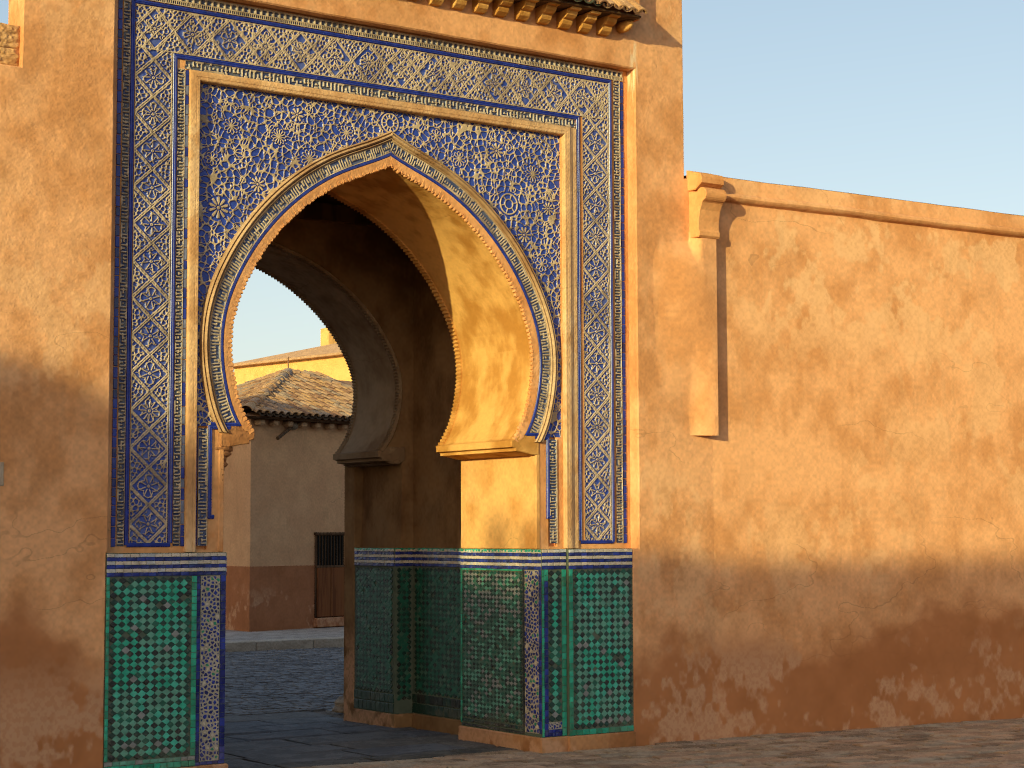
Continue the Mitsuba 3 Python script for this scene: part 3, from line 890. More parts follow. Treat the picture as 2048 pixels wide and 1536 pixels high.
# the inner frame moulding
def frame_moulding(key, xl, xr, zt, prof, mat):
    v, f = sweep_path([[xl, 1.486], [xl, zt], [xr, zt], [xr, 1.486]], prof)
    add(key, (v, f), mat, smooth=30)
    scene[key]['face_normals'] = False
MPR = [(0.036, 0.102), (0.036, 0.080), (0.032, 0.070), (0.020, 0.064), (-0.006, 0.063), (-0.008, 0.066), (-0.011, 0.063), (-0.028, 0.062), (-0.034, 0.068), (-0.036, 0.128)]
frame_moulding(G + '__frame_moulding', -1.509, 1.572, 4.660, MPR, 'weathered_frame')
FPR = [(0.030, 0.102), (0.030, 0.090), (0.026, 0.084), (-0.020, 0.082), (-0.024, 0.074), (-0.030, 0.074), (-0.030, 0.102)]
add(G + '__frame_moulding_001', sweep_path([[1.638, 4.69], [1.638, 1.486]], FPR), 'weathered_frame', smooth=30)
scene[G + '__frame_moulding_001']['face_normals'] = False

# ---- tiled dado
D = G + '__dado'
# stone cores of the two piers below the field
for sg, x0, x1, xs in ((-1, -2.118, -1.272, -1.492), (1, 1.282, 2.112, 1.508)):
    pl = Polygon([[x0, 0.004], [xs, 0.004], [xs, 0.032], [x1, 0.032], [x1, 1.12], [x0, 1.12]] if sg < 0 else [[xs, 0.004], [x1, 0.004], [x1, 1.12], [x0, 1.12], [x0, 0.032], [xs, 0.032]])
    w, f = ext(pl, -0.1, 1.481, 'z')
    add(uniq(D), (w, f), 'grout')
    # plinth, a little proud
    q = Polygon([[x0 - .0, -0.020], [xs + .008, -0.020], [xs + .008, 0.008], [x1 + .018, 0.008], [x1 + .018, 1.135], [x0, 1.135]] if sg < 0 else
                [[xs - .008, -0.020], [x1, -0.020], [x1, 1.135], [x0 - .018, 1.135], [x0 - .018, 0.008], [xs - .008, 0.008]])
    w, f = ext(Polygon(wob(np.array(q.exterior.coords)[:-1], 0.05, 0.004, 5 + sg)), 0.105, -0.1, 'z', 0.008)
    add(uniq(G + '__plinth'), (w, f), 'old_plaster')


def dado_panel(key, O, U, N, x0, x1, z0, z1, pu, pv, parts, pale=False, dim=False):
    """Checkerboard of diamond tiles: dark on the grid, light between."""
    nu, nv_ = int(round((x1 - x0) / pu)), int(round((z1 - z0) / pv))
    pu, pv = (x1 - x0) / nu, (z1 - z0) / nv_
    Bt = {}
    cells = []
    for j in range(nv_ + 1):
        for i in range(nu + 1):
            if i < nu and j < nv_:
                cells.append((0, x0 + (i + .5) * pu, z0 + (j + .5) * pv, i, j))
            if 0 < i < nu and 0 < j < nv_:
                cells.append((1, x0 + i * pu, z0 + j * pv, i, j))
    for kind, a, c, i, j in cells:
        if rng.random() < 0.012:
            continue                # a lost tile
        zt = (c - z0) / (z1 - z0)
        if kind == 0:
            g = meshkit.noise(np.array([a * 9, c * 7, 3.0 + O[0]]), 5)
            m = DARKS[1] if rng.random() < 0.12 + 0.9 * max(0, g - 0.45) else (DARKS[2] if rng.random() < 0.22 else DARKS[0])
        else:
            g = meshkit.noise(np.array([a * 7, c * 6, 9.0 + O[0]]), 6)
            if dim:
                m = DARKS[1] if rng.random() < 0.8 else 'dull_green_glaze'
            elif pale:
                m = LIGHTS[3] if rng.random() < 0.15 + 0.85 * float(zt > 0.68) * rng.random() else ('dull_green_glaze' if rng.random() < 0.6 else LIGHTS[0])
            else:
                m = LIGHTS[3] if rng.random() < 0.06 + 0.35 * max(0, 0.14 - zt) / 0.14 else (LIGHTS[1] if g > 0.62 else (LIGHTS[2] if g > 0.50 or rng.random() < 0.2 else LIGHTS[0]))
        pos = O + U * (a + rng.normal(0, 0.0010)) + EZ * (c + rng.normal(0, 0.0010))
        g_ = 0.95 if kind == 0 else 1.045
        M = frame(pos, U * pu * g_ * rng.uniform(0.97, 1.02), EZ * pv * g_ * rng.uniform(0.97, 1.02), N * 0.006 + U * rng.normal(0, 0.0010) + EZ * rng.normal(0, 0.0010))
        t = rng.integers(8)
        if parts:
            put(uniq(key + ('__dark_tile' if kind == 0 else '__light_tile')), DIAM_PLY[t], m, M)
        else:
            Bt.setdefault(m, Batch()).add(xf(M, DIAM[t][0]), DIAM[t][1])
    for m, b in Bt.items():
        k = num(key + '__small_tiles'); add(k, b.mesh(), m); tag(k, kind='stuff')


def rows(key, O, U, N, x0, x1, spec, length, parts):
    """Horizontal courses of rectangular tiles: spec is a list of (z0, z1, part name, materials)."""
    for (z0, z1, nm, mats) in spec:
        edges = [x0]
        while edges[-1] < x1 - length * 0.5:
            edges.append(edges[-1] + length * rng.uniform(0.85, 1.15))
        e = np.array(edges); e = x0 + (e - x0) * (x1 - x0) / max(e[-1] - x0, 1e-6)
        Bt = {}
        for a, b in zip(e[:-1], e[1:]):
            m = mats[rng.integers(len(mats))]; t = rng.integers(6)
            M = frame(O + U * (a + b) / 2 + EZ * ((z0 + z1) / 2 + rng.normal(0, 0.0006)), U * (b - a - 0.0015), EZ * (z1 - z0 - 0.001), N * 0.007 + EZ * rng.normal(0, 0.0006) + U * rng.normal(0, 0.0005))
            if parts:
                put(uniq(f'{key}__{nm}'), TILE_PLY[t], m, M)
            else:
                Bt.setdefault(m, Batch()).add(xf(M, TILE[t][0]), TILE[t][1])
        for m, b in Bt.items():
            k = num(key + '__small_tiles'); add(k, b.mesh(), m); tag(k, kind='stuff')


def cols(key, O, U, N, x0, x1, z0, z1, nm, mats, length, parts):
    L = z1 - z0; n = max(1, int(round(L / length))); e = z0 + np.sort(np.concatenate([[0, L], (np.arange(1, n) + rng.uniform(-.15, .15, n - 1)) * L / n]))
    B_ = {}
    for a, b in zip(e[:-1], e[1:]):
        m = mats[rng.integers(len(mats))]; t = rng.integers(6)
        M = frame(O + U * (x0 + x1) / 2 + EZ * (a + b) / 2, U * (x1 - x0 - 0.001), EZ * (b - a - 0.0015), N * 0.007 + U * rng.normal(0, 0.0006))
        if parts:
            put(uniq(f'{key}__{nm}'), TILE_PLY[t], m, M)
        else:
            B_.setdefault(m, Batch()).add(xf(M, TILE[t][0]), TILE[t][1])
    for m, b in B_.items():
        k = num(key + '__small_tiles'); add(k, b.mesh(), m); tag(k, kind='stuff')


def mosaic(key, O, U, N, x0, x1, z0, z1, s, seed):
    """Small irregular chips of blue, with a little green and white, set in pale mortar."""
    r = np.random.default_rng(seed)
    n = int((x1 - x0) * (z1 - z0) / (s * s)); pts = r.uniform([x0, z0], [x1, z1], (n * 6, 2)); keep = []
    for p in pts:
        if all((p[0] - q[0]) ** 2 + (p[1] - q[1]) ** 2 > (0.72 * s) ** 2 for q in keep):
            keep.append(p)
    P = np.array(keep); mir = np.vstack([P, P * [-1, 1] + [2 * x0, 0], P * [-1, 1] + [2 * x1, 0], P * [1, -1] + [0, 2 * z0], P * [1, -1] + [0, 2 * z1]])
    vor = Voronoi(mir); Bt = {}
    w_, f_ = box(x0, x1, z0, z1, -0.001, 1.0)
    Bt['pale_mortar'] = Batch().add(xf(frame(O, U, EZ, N * 0.0030), w_), f_)
    for i in range(len(P)):
        reg = vor.regions[vor.point_region[i]]
        if -1 in reg or not reg:
            continue
        c = vor.vertices[reg]
        pg = Polygon(c).buffer(-0.0032 * r.uniform(0.8, 2.2)).simplify(0.0006)
        if pg.is_empty or pg.geom_type != 'Polygon' or pg.area < 1e-5:
            continue
        o = np.array(pg.exterior.coords)[:-1]
        if np.sum(o[:, 0] * np.roll(o[:, 1], -1) - np.roll(o[:, 0], -1) * o[:, 1]) < 0:
            o = o[::-1]
        ctr = o.mean(0); inn = ctr + (o - ctr) * 0.86; k = len(o); a = np.arange(k); b = (a + 1) % k
        loc = np.vstack([np.column_stack([o, np.zeros(k)]), np.column_stack([inn, np.full(k, 1.0)])])
        f = np.vstack([np.stack([a, b, b + k], 1), np.stack([a, b + k, a + k], 1), [[k, k + q, k + q + 1] for q in range(1, k - 1)]])
        M = frame(O, U, EZ, N * 0.006)
        m = r.choice(['blue_glaze', 'dark_blue_glaze', 'green_glaze', 'white_glaze'], p=[.5, .34, .08, .08])
        Bt.setdefault(m, Batch()).add(xf(M, loc), f)
    for m, b in Bt.items():
        kk = num(key + ('__mortar_bed' if m == 'pale_mortar' else '__mosaic_chips')); add(kk, b.mesh(), m)
        if m != 'pale_mortar':
            tag(kk, kind='stuff')


WH, BLS, GR = ['white_glaze', 'white_glaze', 'white_glaze', 'grey_white_glaze'], ['blue_glaze', 'dark_blue_glaze', 'dark_blue_glaze'], ['green_glaze', LIGHTS[1]]
ST = [(1.455, 1.478, 'white_tile', WH), (1.430, 1.455, 'blue_tile', BLS), (1.406, 1.430, 'white_tile', WH), (1.382, 1.406, 'blue_tile', BLS), (1.358, 1.382, 'white_tile', WH),
      (1.333, 1.358, 'blue_tile', BLS)]
Zero = np.zeros(3)
# left pier: main face, then the narrow set-back face
O1, O2 = np.array([0, 0.004, 0.0]), np.array([0, 0.032, 0.0])
DL = D
rows(DL, O1, EX, FRONT, -2.116, -1.493, ST, 0.057, True)
dado_panel(DL, O1, EX, FRONT, -2.094, -1.530, 0.175, 1.330, 0.0575, 0.0468, True)
cols(DL, O1, EX, FRONT, -1.530, -1.494, 0.175, 1.331, 'green_border_tile', GR, 0.045, True)
cols(DL, O1, EX, FRONT, -2.116, -2.094, 0.175, 1.331, 'green_border_tile', GR, 0.045, False)
rows(DL, O1, EX, FRONT, -2.116, -1.494, [(0.108, 0.145, 'green_border_tile', GR), (0.147, 0.173, 'grey_border_tile', [LIGHTS[0], LIGHTS[3]])], 0.05, True)
rows(DL, O2, EX, FRONT, -1.489, -1.274, ST, 0.055, True)
cols(DL, O2, EX, FRONT, -1.489, -1.456, 0.13, 1.331, 'blue_border_tile', BLS, 0.045, True)
cols(DL, O2, EX, FRONT, -1.312, -1.274, 0.13, 1.331, 'blue_border_tile', BLS, 0.045, True)
mosaic(DL, O2, EX, FRONT, -1.452, -1.316, 0.13, 1.329, 0.027, 5)
rows(DL, O2, EX, FRONT, -1.489, -1.274, [(0.107, 0.128, 'blue_border_tile', BLS)], 0.04, True)
# right pier
DR = D + '_001'
rows(DR, O1, EX, FRONT, 1.510, 2.110, ST, 0.057, True)
dado_panel(DR, O1, EX, FRONT, 1.548, 2.108, 0.150, 1.330, 0.0575, 0.0505, True)
cols(DR, O1, EX, FRONT, 1.511, 1.546, 0.150, 1.331, 'green_border_tile', GR, 0.05, True)
rows(DR, O1, EX, FRONT, 1.511, 2.110, [(0.108, 0.148, 'green_border_tile', GR)], 0.055, True)
rows(DR, O2, EX, FRONT, 1.284, 1.506, ST, 0.057, True)
cols(DR, O2, EX, FRONT, 1.284, 1.302, 0.108, 1.331, 'green_border_tile', GR, 0.06, False)
cols(DR, O2, EX, FRONT, 1.303, 1.338, 0.108, 1.245, 'blue_border_tile', BLS, 0.05, True)
cols(DR, O2, EX, FRONT, 1.303, 1.338, 1.247, 1.331, 'green_border_tile', GR, 0.042, True)
dado_panel(DR, O2, EX, FRONT, 1.340, 1.462, 0.215, 1.330, 0.058, 0.0505, True)
mosaic(DR, O2, EX, FRONT, 1.340, 1.462, 0.160, 0.213, 0.025, 8)
rows(DR, O2, EX, FRONT, 1.340, 1.462, [(0.108, 0.134, 'blue_border_tile', BLS), (0.134, 0.159, 'blue_border_tile', BLS)], 0.03, True)
cols(DR, O2, EX, FRONT, 1.464, 1.504, 0.108, 1.331, 'green_border_tile', GR, 0.06, True)
# right jamb of the front arch: faces -x; local u runs towards the street
JN = np.array([-1.0, 0, 0]); JU = np.array([0, -1.0, 0])
OJ = np.array([1.282, 1.12, 0.0])       # u = 1.12 - y
ST2 = [(1.458, 1.480, 'green_border_tile', GR)] + [(a - 0.004, b - 0.004, n, m) for a, b, n, m in ST]
rows(DR, OJ, JU, JN, 0.0, 1.086, ST2, 0.042, False)
dado_panel(DR, OJ, JU, JN, 0.02, 0.845, 0.175, 1.315, 0.0485, 0.0335, False, pale=True)
cols(DR, OJ, JU, JN, 0.0, 0.018, 0.13, 1.328, 'x', GR, 0.06, False)
cols(DR, OJ, JU, JN, 0.848, 0.872, 0.13, 1.328, 'x', [DARKS[2]], 0.06, False)
mosaic(DR, OJ, JU, JN, 0.874, 1.055, 0.13, 1.326, 0.032, 9)
cols(DR, OJ, JU, JN, 1.057, 1.086, 0.13, 1.328, 'x', BLS, 0.045, False)
rows(DR, OJ, JU, JN, 0.018, 0.872, [(0.112, 0.132, 'x', [DARKS[2]]), (0.142, 0.168, 'x', [DARKS[2], DARKS[0]])], 0.045, False)
rows(DR, OJ, JU, JN, 0.02, 0.845, [(1.317, 1.329, 'x', GR)], 0.05, False)
# left jamb, which faces +x
OJL, JUL, JNL = np.array([-1.272, 0.034, 0.0]), np.array([0, 1.0, 0]), np.array([1.0, 0, 0])
rows(DL, OJL, JUL, JNL, 0.0, 1.086, ST2, 0.042, False)
mosaic(DL, OJL, JUL, JNL, 0.03, 0.21, 0.13, 1.326, 0.034, 10)
dado_panel(DL, OJL, JUL, JNL, 0.24, 1.065, 0.175, 1.315, 0.0485, 0.0335, False, pale=True)
# chamber wall and inner pier, in the dark of the passage
DI = G + '__inner_dado'
add(DI, Batch().add(*box(1.448, 1.462, 1.12, 2.13, 0.0, 1.48)).add(*box(1.280, 1.462, 2.118, 2.132, 0, 1.48)).add(*box(1.270, 1.284, 2.118, 2.78, 0, 1.48)).mesh(), 'grout')
OC, OF, OB = np.array([1.448, 2.118, 0]), np.array([0, 2.118, 0]), np.array([1.270, 2.78, 0])
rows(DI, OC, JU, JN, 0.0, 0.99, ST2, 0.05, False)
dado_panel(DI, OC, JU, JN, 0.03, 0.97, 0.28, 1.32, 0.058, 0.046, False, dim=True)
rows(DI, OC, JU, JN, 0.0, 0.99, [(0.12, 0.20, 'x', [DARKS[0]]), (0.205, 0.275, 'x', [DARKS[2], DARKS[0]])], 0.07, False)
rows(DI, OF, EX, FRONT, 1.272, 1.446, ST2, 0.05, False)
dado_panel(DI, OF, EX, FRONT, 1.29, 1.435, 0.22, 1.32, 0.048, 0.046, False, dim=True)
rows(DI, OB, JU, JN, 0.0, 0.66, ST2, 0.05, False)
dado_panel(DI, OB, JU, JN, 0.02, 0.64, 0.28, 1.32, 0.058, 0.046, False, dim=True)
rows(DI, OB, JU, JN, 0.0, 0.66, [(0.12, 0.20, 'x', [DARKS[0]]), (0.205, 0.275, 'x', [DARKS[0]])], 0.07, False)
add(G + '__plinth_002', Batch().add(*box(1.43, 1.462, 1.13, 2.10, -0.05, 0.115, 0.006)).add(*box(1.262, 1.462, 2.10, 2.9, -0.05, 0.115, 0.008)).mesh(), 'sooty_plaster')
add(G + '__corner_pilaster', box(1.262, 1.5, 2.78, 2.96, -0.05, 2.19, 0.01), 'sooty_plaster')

# ---- tiled eave over the gate
H_ = G + '__eave'
add(H_, box(-2.05, 2.06, -0.235, 0.004, 5.542, 5.558, 0.003), 'dark_wood')
BR = [(0.004, 5.335), (-0.045, 5.340), (-0.085, 5.372), (-0.10, 5.405), (-0.100, 5.425), (-0.135, 5.432), (-0.168, 5.455), (-0.180, 5.480), (-0.182, 5.497), (-0.235, 5.500), (-0.245, 5.523), (0.004, 5.523)]


def bracket(seed):
    return ext(Polygon(wob(np.array(BR), 0.03, 0.0035, seed)), -0.046, 0.046, 'x', 0.004)


BR = [(a * 0.82, 5.415 + (b - 5.335) * 0.67) for a, b in BR]
BRP = [mikit.ply(bracket(s)) for s in range(4)]
for k in range(16):
    x = 1.845 - 0.1905 * k + rng.normal(0, 0.005)
    M = np.eye(4); M[:3, 3] = [x, 0, rng.normal(0, 0.003)]
    put(uniq(H_ + '__bracket'), BRP[k % 4], 'vault_plaster', M)


def barrel(L, r0, r1, seg=7, thick=0.012, cover=True):
    """A half-round clay tile along +y, its narrow end at y=L; cover tiles bulge up."""
    a = np.linspace(0, math.pi, seg); s = 1 if cover else -1
    out = []
    for y, r in ((0, r0), (L, r1)):
        out.append(np.column_stack([-np.cos(a) * r, np.full(seg, y), s * np.sin(a) * r * 0.8]))
    for y, r in ((0, r0 - thick), (L, r1 - thick)):
        out.append(np.column_stack([-np.cos(a) * r, np.full(seg, y), s * np.sin(a) * r * 0.8]))
    v = np.vstack(out); f = []
    for k in range(seg - 1):
        f += [[k, k + 1, seg + k + 1, seg + k], [2 * seg + k, 3 * seg + k, 3 * seg + k + 1, 2 * seg + k + 1], [k, 2 * seg + k, 2 * seg + k + 1, k + 1]]
    f = np.array(f); f = np.vstack([f[:, [0, 1, 2]], f[:, [0, 2, 3]]])
    return v, (f if s > 0 else f[:, ::-1])


ETILE = mikit.ply(barrel(0.46, 0.046, 0.038))
GTILE = mikit.ply(barrel(0.46, 0.046, 0.040, cover=False))
sl = math.radians(38)
Uy, Uz = np.array([0, math.cos(sl), math.sin(sl)]), np.array([0, -math.sin(sl), math.cos(sl)])
for k in range(24):
    x = 2.035 - 0.0945 * k
    put(uniq(H_ + '__roof_tile'), ETILE, [CLAY[2], CLAY[1], CLAY[1], CLAY[0]][rng.integers(4)], frame([x, -0.275 + rng.normal(0, .006), 5.566], EX, Uy, Uz))
    put(uniq(H_ + '__gutter_tile'), GTILE, ['green_clay', CLAY[1], CLAY[0], CLAY[0]][rng.integers(4)], frame([x - 0.047, -0.290 + rng.normal(0, .008), 5.584], EX, Uy, Uz))
add(G + '__eave_end_pier', Batch().add(*box(2.075, 2.13, -0.13, 0.004, 5.56, 6.3, 0.006)).mesh(), 'plaster_plain')
h = trimesh.creation.icosphere(subdivisions=2, radius=1.0)
add(G + '__eave_end_bracket', (np.array(h.vertices) * [0.045, 0.11, 0.05] + [2.03, -0.05, 5.515], np.array(h.faces)), 'vault_plaster', smooth=True)

# ---- rough stones laid in the gap of the rampart, and the cement patch
ROCK = []
def rock(w, d, hh, seed, sub=3):
    m = trimesh.creation.box((2, 2, 2)); 
    for _ in range(sub):
        m = m.subdivide()
    v = np.array(m.vertices)
    v = np.sign(v) * np.abs(v) ** 0.9
    ln = np.linalg.norm(v, axis=1, keepdims=True)
    v = v * (0.80 + 0.20 * (1.35 / ln))
    v *= (1 + 0.16 * (meshkit.fbm(v * 1.9 + seed * 5, 4, seed) - 0.5))[:, None]
    return v * [w / 2, d / 2, hh / 2], np.array(m.faces)
for k, (x, z, w, hh, y) in enumerate([(-2.93, 4.722, 0.36, 0.150, 0.20), (-2.92, 4.596, 0.33, 0.125, 0.205), (-3.28, 4.71, 0.34, 0.16, 0.21), (-3.27, 4.59, 0.38, 0.13, 0.2), (-3.65, 4.70, 0.36, 0.17, 0.2), (-3.66, 4.59, 0.38, 0.13, 0.2), (-4.03, 4.66, 0.4, 0.27, 0.2)]):
    v, f = rock(w, 0.26, hh, k)
    add(uniq(G + '__rampart_stone'), (v + [x + 0.035, y - 0.035, z], f), 'rubble_rock', smooth=True)
pr = wob(rect(-2.95, -2.792, 1.90, 2.045), 0.02, 0.008, 9)
add(G + '__cement_patch', ext(Polygon(pr), -0.006, 0.01, 'y', 0.004), 'patch_cement')
tag(G + '__cement_patch', 'grey cement patch')
tag(G + '__broken_plaster', 'crumbling plaster below the left foot of the arch')

# ------------------------------------------------------------------ SIDE WALL
W = 'side_wall'
tag(W, 'long ochre plaster wall running right from the gate with a moulded coping', 'wall')
TH = math.radians(6.0); X0 = 2.93
Wd, Wn = np.array([math.cos(TH), -math.sin(TH), 0]), np.array([-math.sin(TH), -math.cos(TH), 0])
def wall_xy(s, out=0.0):
    return np.array([X0, 0.0]) + (Wd * s + Wn * out)[:2]
def along(profile, s0, s1, n=2):
    """Sweeps a (outward, z) profile along the side wall."""
    S = np.linspace(s0, s1, n); v = []
    for s in S:
        for o, z in profile:
            x, y = wall_xy(s, o); v.append([x, y, z])
    k = len(profile); f = []
    for i in range(n - 1):
        for j in range(k - 1):
            a = i * k + j; f.append([a, a + k, a + k + 1, a + 1])
    B = Batch().add(np.array(v), np.array(f))
    return B
B = Batch()
fp = Polygon([[X0, 0.0], list(wall_xy(22)), list(wall_xy(22, -0.5)), [X0, 0.5]])
w, f = ext(fp, -0.1, 4.36, 'z'); B.add(w, f)
add(W, B.mesh(), 'plaster')
COP = [(0.0, 4.245), (0.012, 4.250), (0.030, 4.256), (0.052, 4.266), (0.064, 4.283), (0.064, 4.300), (0.052, 4.315), (0.040, 4.322), (0.040, 4.332), (0.034, 4.440), (0.0, 4.452), (-0.5, 4.452), (-0.5, 4.30)]
cb = along(COP, -0.17, 22, 120)
v, f = cb.mesh()
nz_ = meshkit.fbm(np.column_stack([v[:, 0] * 3, v[:, 2] * 9, v[:, 1]]), 3, 6) - 0.5
v[:, 2] += 0.020 * nz_ - 0.018 * np.clip(v[:, 0] - X0, 0, None); v[:, 1] -= 0.008 * nz_
add(W + '__coping', (v, f), 'plaster', smooth=30)
scene[W + '__coping']['face_normals'] = False
# pilaster, its left flank dying into the wall
PX, PZ = np.linspace(2.24, 2.905, 40), np.linspace(2.36, 3.97, 60)
gx, gz_ = np.meshgrid(PX, PZ)
m_ = 1 - (1 - sstep(2.36, 3.5, gz_)) * (1 - sstep(2.66, 2.90, gx)); m_ *= 1 - sstep(3.70, 3.93, gz_) * (1 - sstep(2.70, 2.75, gx))
dep = 0.105 * sstep(2.26, 2.80, gx) * m_
v = np.column_stack([gx.ravel(), 0.006 - dep.ravel() + 0.004 * (meshkit.fbm(np.stack([gx * 7, gz_ * 5, gx * 0], -1), 3, 2).ravel() - 0.5), gz_.ravel()])
nx = len(PX); i_, j_ = np.meshgrid(np.arange(len(PZ) - 1), np.arange(nx - 1), indexing='ij'); a = (i_ * nx + j_).ravel()
B = Batch().add(v, np.stack([a, a + 1, a + nx + 1, a + nx], 1))
er = v.reshape(len(PZ), nx, 3)[:, -1]; n_ = len(er)
B.add(np.vstack([er, er * [1, 0, 1] + [0, 0.03, 0]]), np.array([[k, k + n_, k + n_ + 1, k + 1] for k in range(n_ - 1)]))
eb = v.reshape(len(PZ), nx, 3)[0]
B.add(np.vstack([eb, eb * [1, 0, 1] + [0, 0.03, 0]]), np.array([[k, k + nx, k + nx + 1, k + 1] for k in range(nx - 1)]))
add(W + '__pilaster', B.mesh(), 'plaster', smooth=30)
# scrolled corbel carrying the coping's end
CP = [(0.02, 3.955), (-0.105, 3.955), (-0.118, 3.97), (-0.118, 4.0), (-0.108, 4.02), (-0.110, 4.09), (-0.128, 4.17), (-0.155, 4.225), (-0.180, 4.245)]
cc = np.array([-0.145, 4.288]); ang = np.linspace(-1.0, 2.6, 14)
CP += [(cc[0] - 0.062 * math.cos(a), cc[1] + 0.058 * math.sin(a)) for a in ang]
CP += [(0.02, 4.34)]
CP = [(a, b - 0.035) for a, b in CP]
add(W + '__corbel', ext(Polygon(CP).buffer(0), 2.712, 2.925, 'x', 0.006), 'plaster_plain')
add(W + '__corbel_cap', ext(Polygon([(0.02, 4.298), (-0.085, 4.298), (-0.165, 4.346), (-0.165, 4.392), (-0.15, 4.420), (0.02, 4.470)]), 2.700, 2.935, 'x', 0.006), 'plaster_plain')

# ------------------------------------------------------------------ GROUND
tag('ground', kind='structure', label='bare earth under the paving')
gz = -0.06
gv = np.array([[-400, -400, gz], [400, -400, gz], [400, 400, gz], [-400, 400, gz]], float)
add('ground', (gv, np.array([[0, 1, 2, 3]])), 'joint_earth')
tag('pavement', kind='structure', label='brown stone paving in front of the gate and the side wall')


def far_paving(p, n, uv):
    r = dr.floor(p.y / 0.15); x = p.x / 0.31 + 0.5 * (r - 2 * dr.floor(r / 2))
    c = mix((0.14, 0.095, 0.06), (0.27, 0.195, 0.13), cell_rand(dr.floor(x), r))
    e = dr.minimum(dr.minimum(x - dr.floor(x), 1 - x + dr.floor(x)) * 0.31, dr.minimum(p.y / 0.15 - r, 1 - p.y / 0.15 + r) * 0.15)
    return mix((0.075, 0.055, 0.04), c, smoothstep(0.002, 0.007, e))


scene['far_paving'] = diffuse(mikit.proc(far_paving))
# paving stones near the walls, each its own
SL, SW = 0.31, 0.145
fld = Polygon([[-1.3, 0.33], [1.26, 0.30], [1.26, -0.03], [2.2, -0.03], [2.93, -0.004], list(wall_xy(6.6)), list(wall_xy(6.6, 3.0)), [1.5, -2.6], [-1.3, -0.9]])
PV = []
for s in range(8):
    r = np.random.default_rng(300 + s)
    o = np.array([[-.5, -.5], [.5, -.5], [.5, .5], [-.5, .5]]) * (0.955 + 0.018 * r.standard_normal((4, 2))); i = o * [0.95, 0.88]
    v = np.vstack([np.column_stack([o, np.full(4, -0.05)]), np.column_stack([o, np.full(4, -0.006)]), np.column_stack([i, 0.003 * r.standard_normal(4)])])
    k = np.arange(4); j = (k + 1) % 4
    f = np.vstack([np.stack([k, j, j + 4, k + 4], 1), np.stack([k + 4, j + 4, j + 8, k + 8], 1), [[8, 9, 10, 11]]])
    PV.append((v, np.vstack([f[:, [0, 1, 2]], f[:, [0, 2, 3]]])))
PVP = [mikit.ply(t) for t in PV]
ca = np.array([math.cos(TH), -math.sin(TH)]); cb_ = np.array([math.sin(TH), math.cos(TH)])
pieces = []
for r_ in range(-24, 24):
    for c_ in range(-24, 30):
        q = np.array([X0, 0]) + ca * ((c_ + 0.5 * (r_ % 2)) * SL) + cb_ * ((r_ + 0.5) * SW - 0.005)
        pieces.append((q, r_))
big = Batch()
near = [q for q in pieces if shapely.contains_xy(fld, q[0][0], q[0][1])]
near.sort(key=lambda q: np.hypot(q[0][0] - EYE[0], q[0][1] - EYE[1]))
for q, r_ in near[:300]:
    M = frame([q[0], q[1], rng.normal(0, 0.0025)], np.array([*ca, 0]) * SL, np.array([*cb_, 0]) * SW, np.array([rng.normal(0, .01), rng.normal(0, .01), 1.0]))
    put(uniq('pavement__paving_stone'), PVP[rng.integers(8)], PAVE[rng.integers(4)], M)
Bs = {}
for q, r_ in near[300:]:
    M = frame([q[0], q[1], rng.normal(0, 0.0025)], np.array([*ca, 0]) * SL, np.array([*cb_, 0]) * SW, EZ); t = PV[rng.integers(8)]
    Bs.setdefault(PAVE[rng.integers(4)], Batch()).add(xf(M, t[0]), t[1])
for m, b in Bs.items():
    k = num('pavement__far_stones'); add(k, b.mesh(), m); tag(k, kind='stuff')
front = Polygon([[-40, -40], [40, -40], [40, 3], [2.93, 0.2], [-40, 0.2]]).difference(fld.buffer(0.05))
w, f = ext(front, -0.05, -0.004, 'z'); add('pavement', (w, f), 'far_paving')

# passage floor
tag('passage_floor', kind='structure', label='worn grey slabs on the floor of the gate passage')
add('passage_floor', box(-1.5, 1.6, 0.30, 3.95, -0.055, -0.02), 'joint_earth')
ys = [0.60, 1.05, 1.48, 2.0, 2.5, 2.95, 3.42, 3.93]
sides = lambda y: 1.50 if y < 2.9 else 1.36 + (y - 2.9) * 0.17
for a, b in zip(ys[:-1], ys[1:]):
    x = -1.45 + rng.uniform(-0.2, 0)
    while x < sides(a):
        w_ = min(rng.uniform(0.55, 0.95), sides(a) - x + 0.001)
        if w_ > 0.12:
            t = PV[rng.integers(8)]
            M = frame([x + w_ / 2, (a + b) / 2, rng.normal(0, .0015)], EX * (w_ + .012), np.array([0, b - a + .012, 0]), EZ)
            put(uniq('passage_floor__slab'), PVP[rng.integers(8)], FLOOR[rng.integers(3)], M)
        x += w_
for k in range(4):
    M = frame([-1.0 + 0.72 * k, 0.46 - 0.005 * k, 0.0], EX * 0.72, np.array([0, 0.25, 0]), EZ)
    put(uniq('passage_floor__threshold_stone'), PVP[k], 'threshold_stone', M)
M = frame([1.62, 0.46, 0], EX * 0.5, np.array([0, 0.25, 0]), EZ)

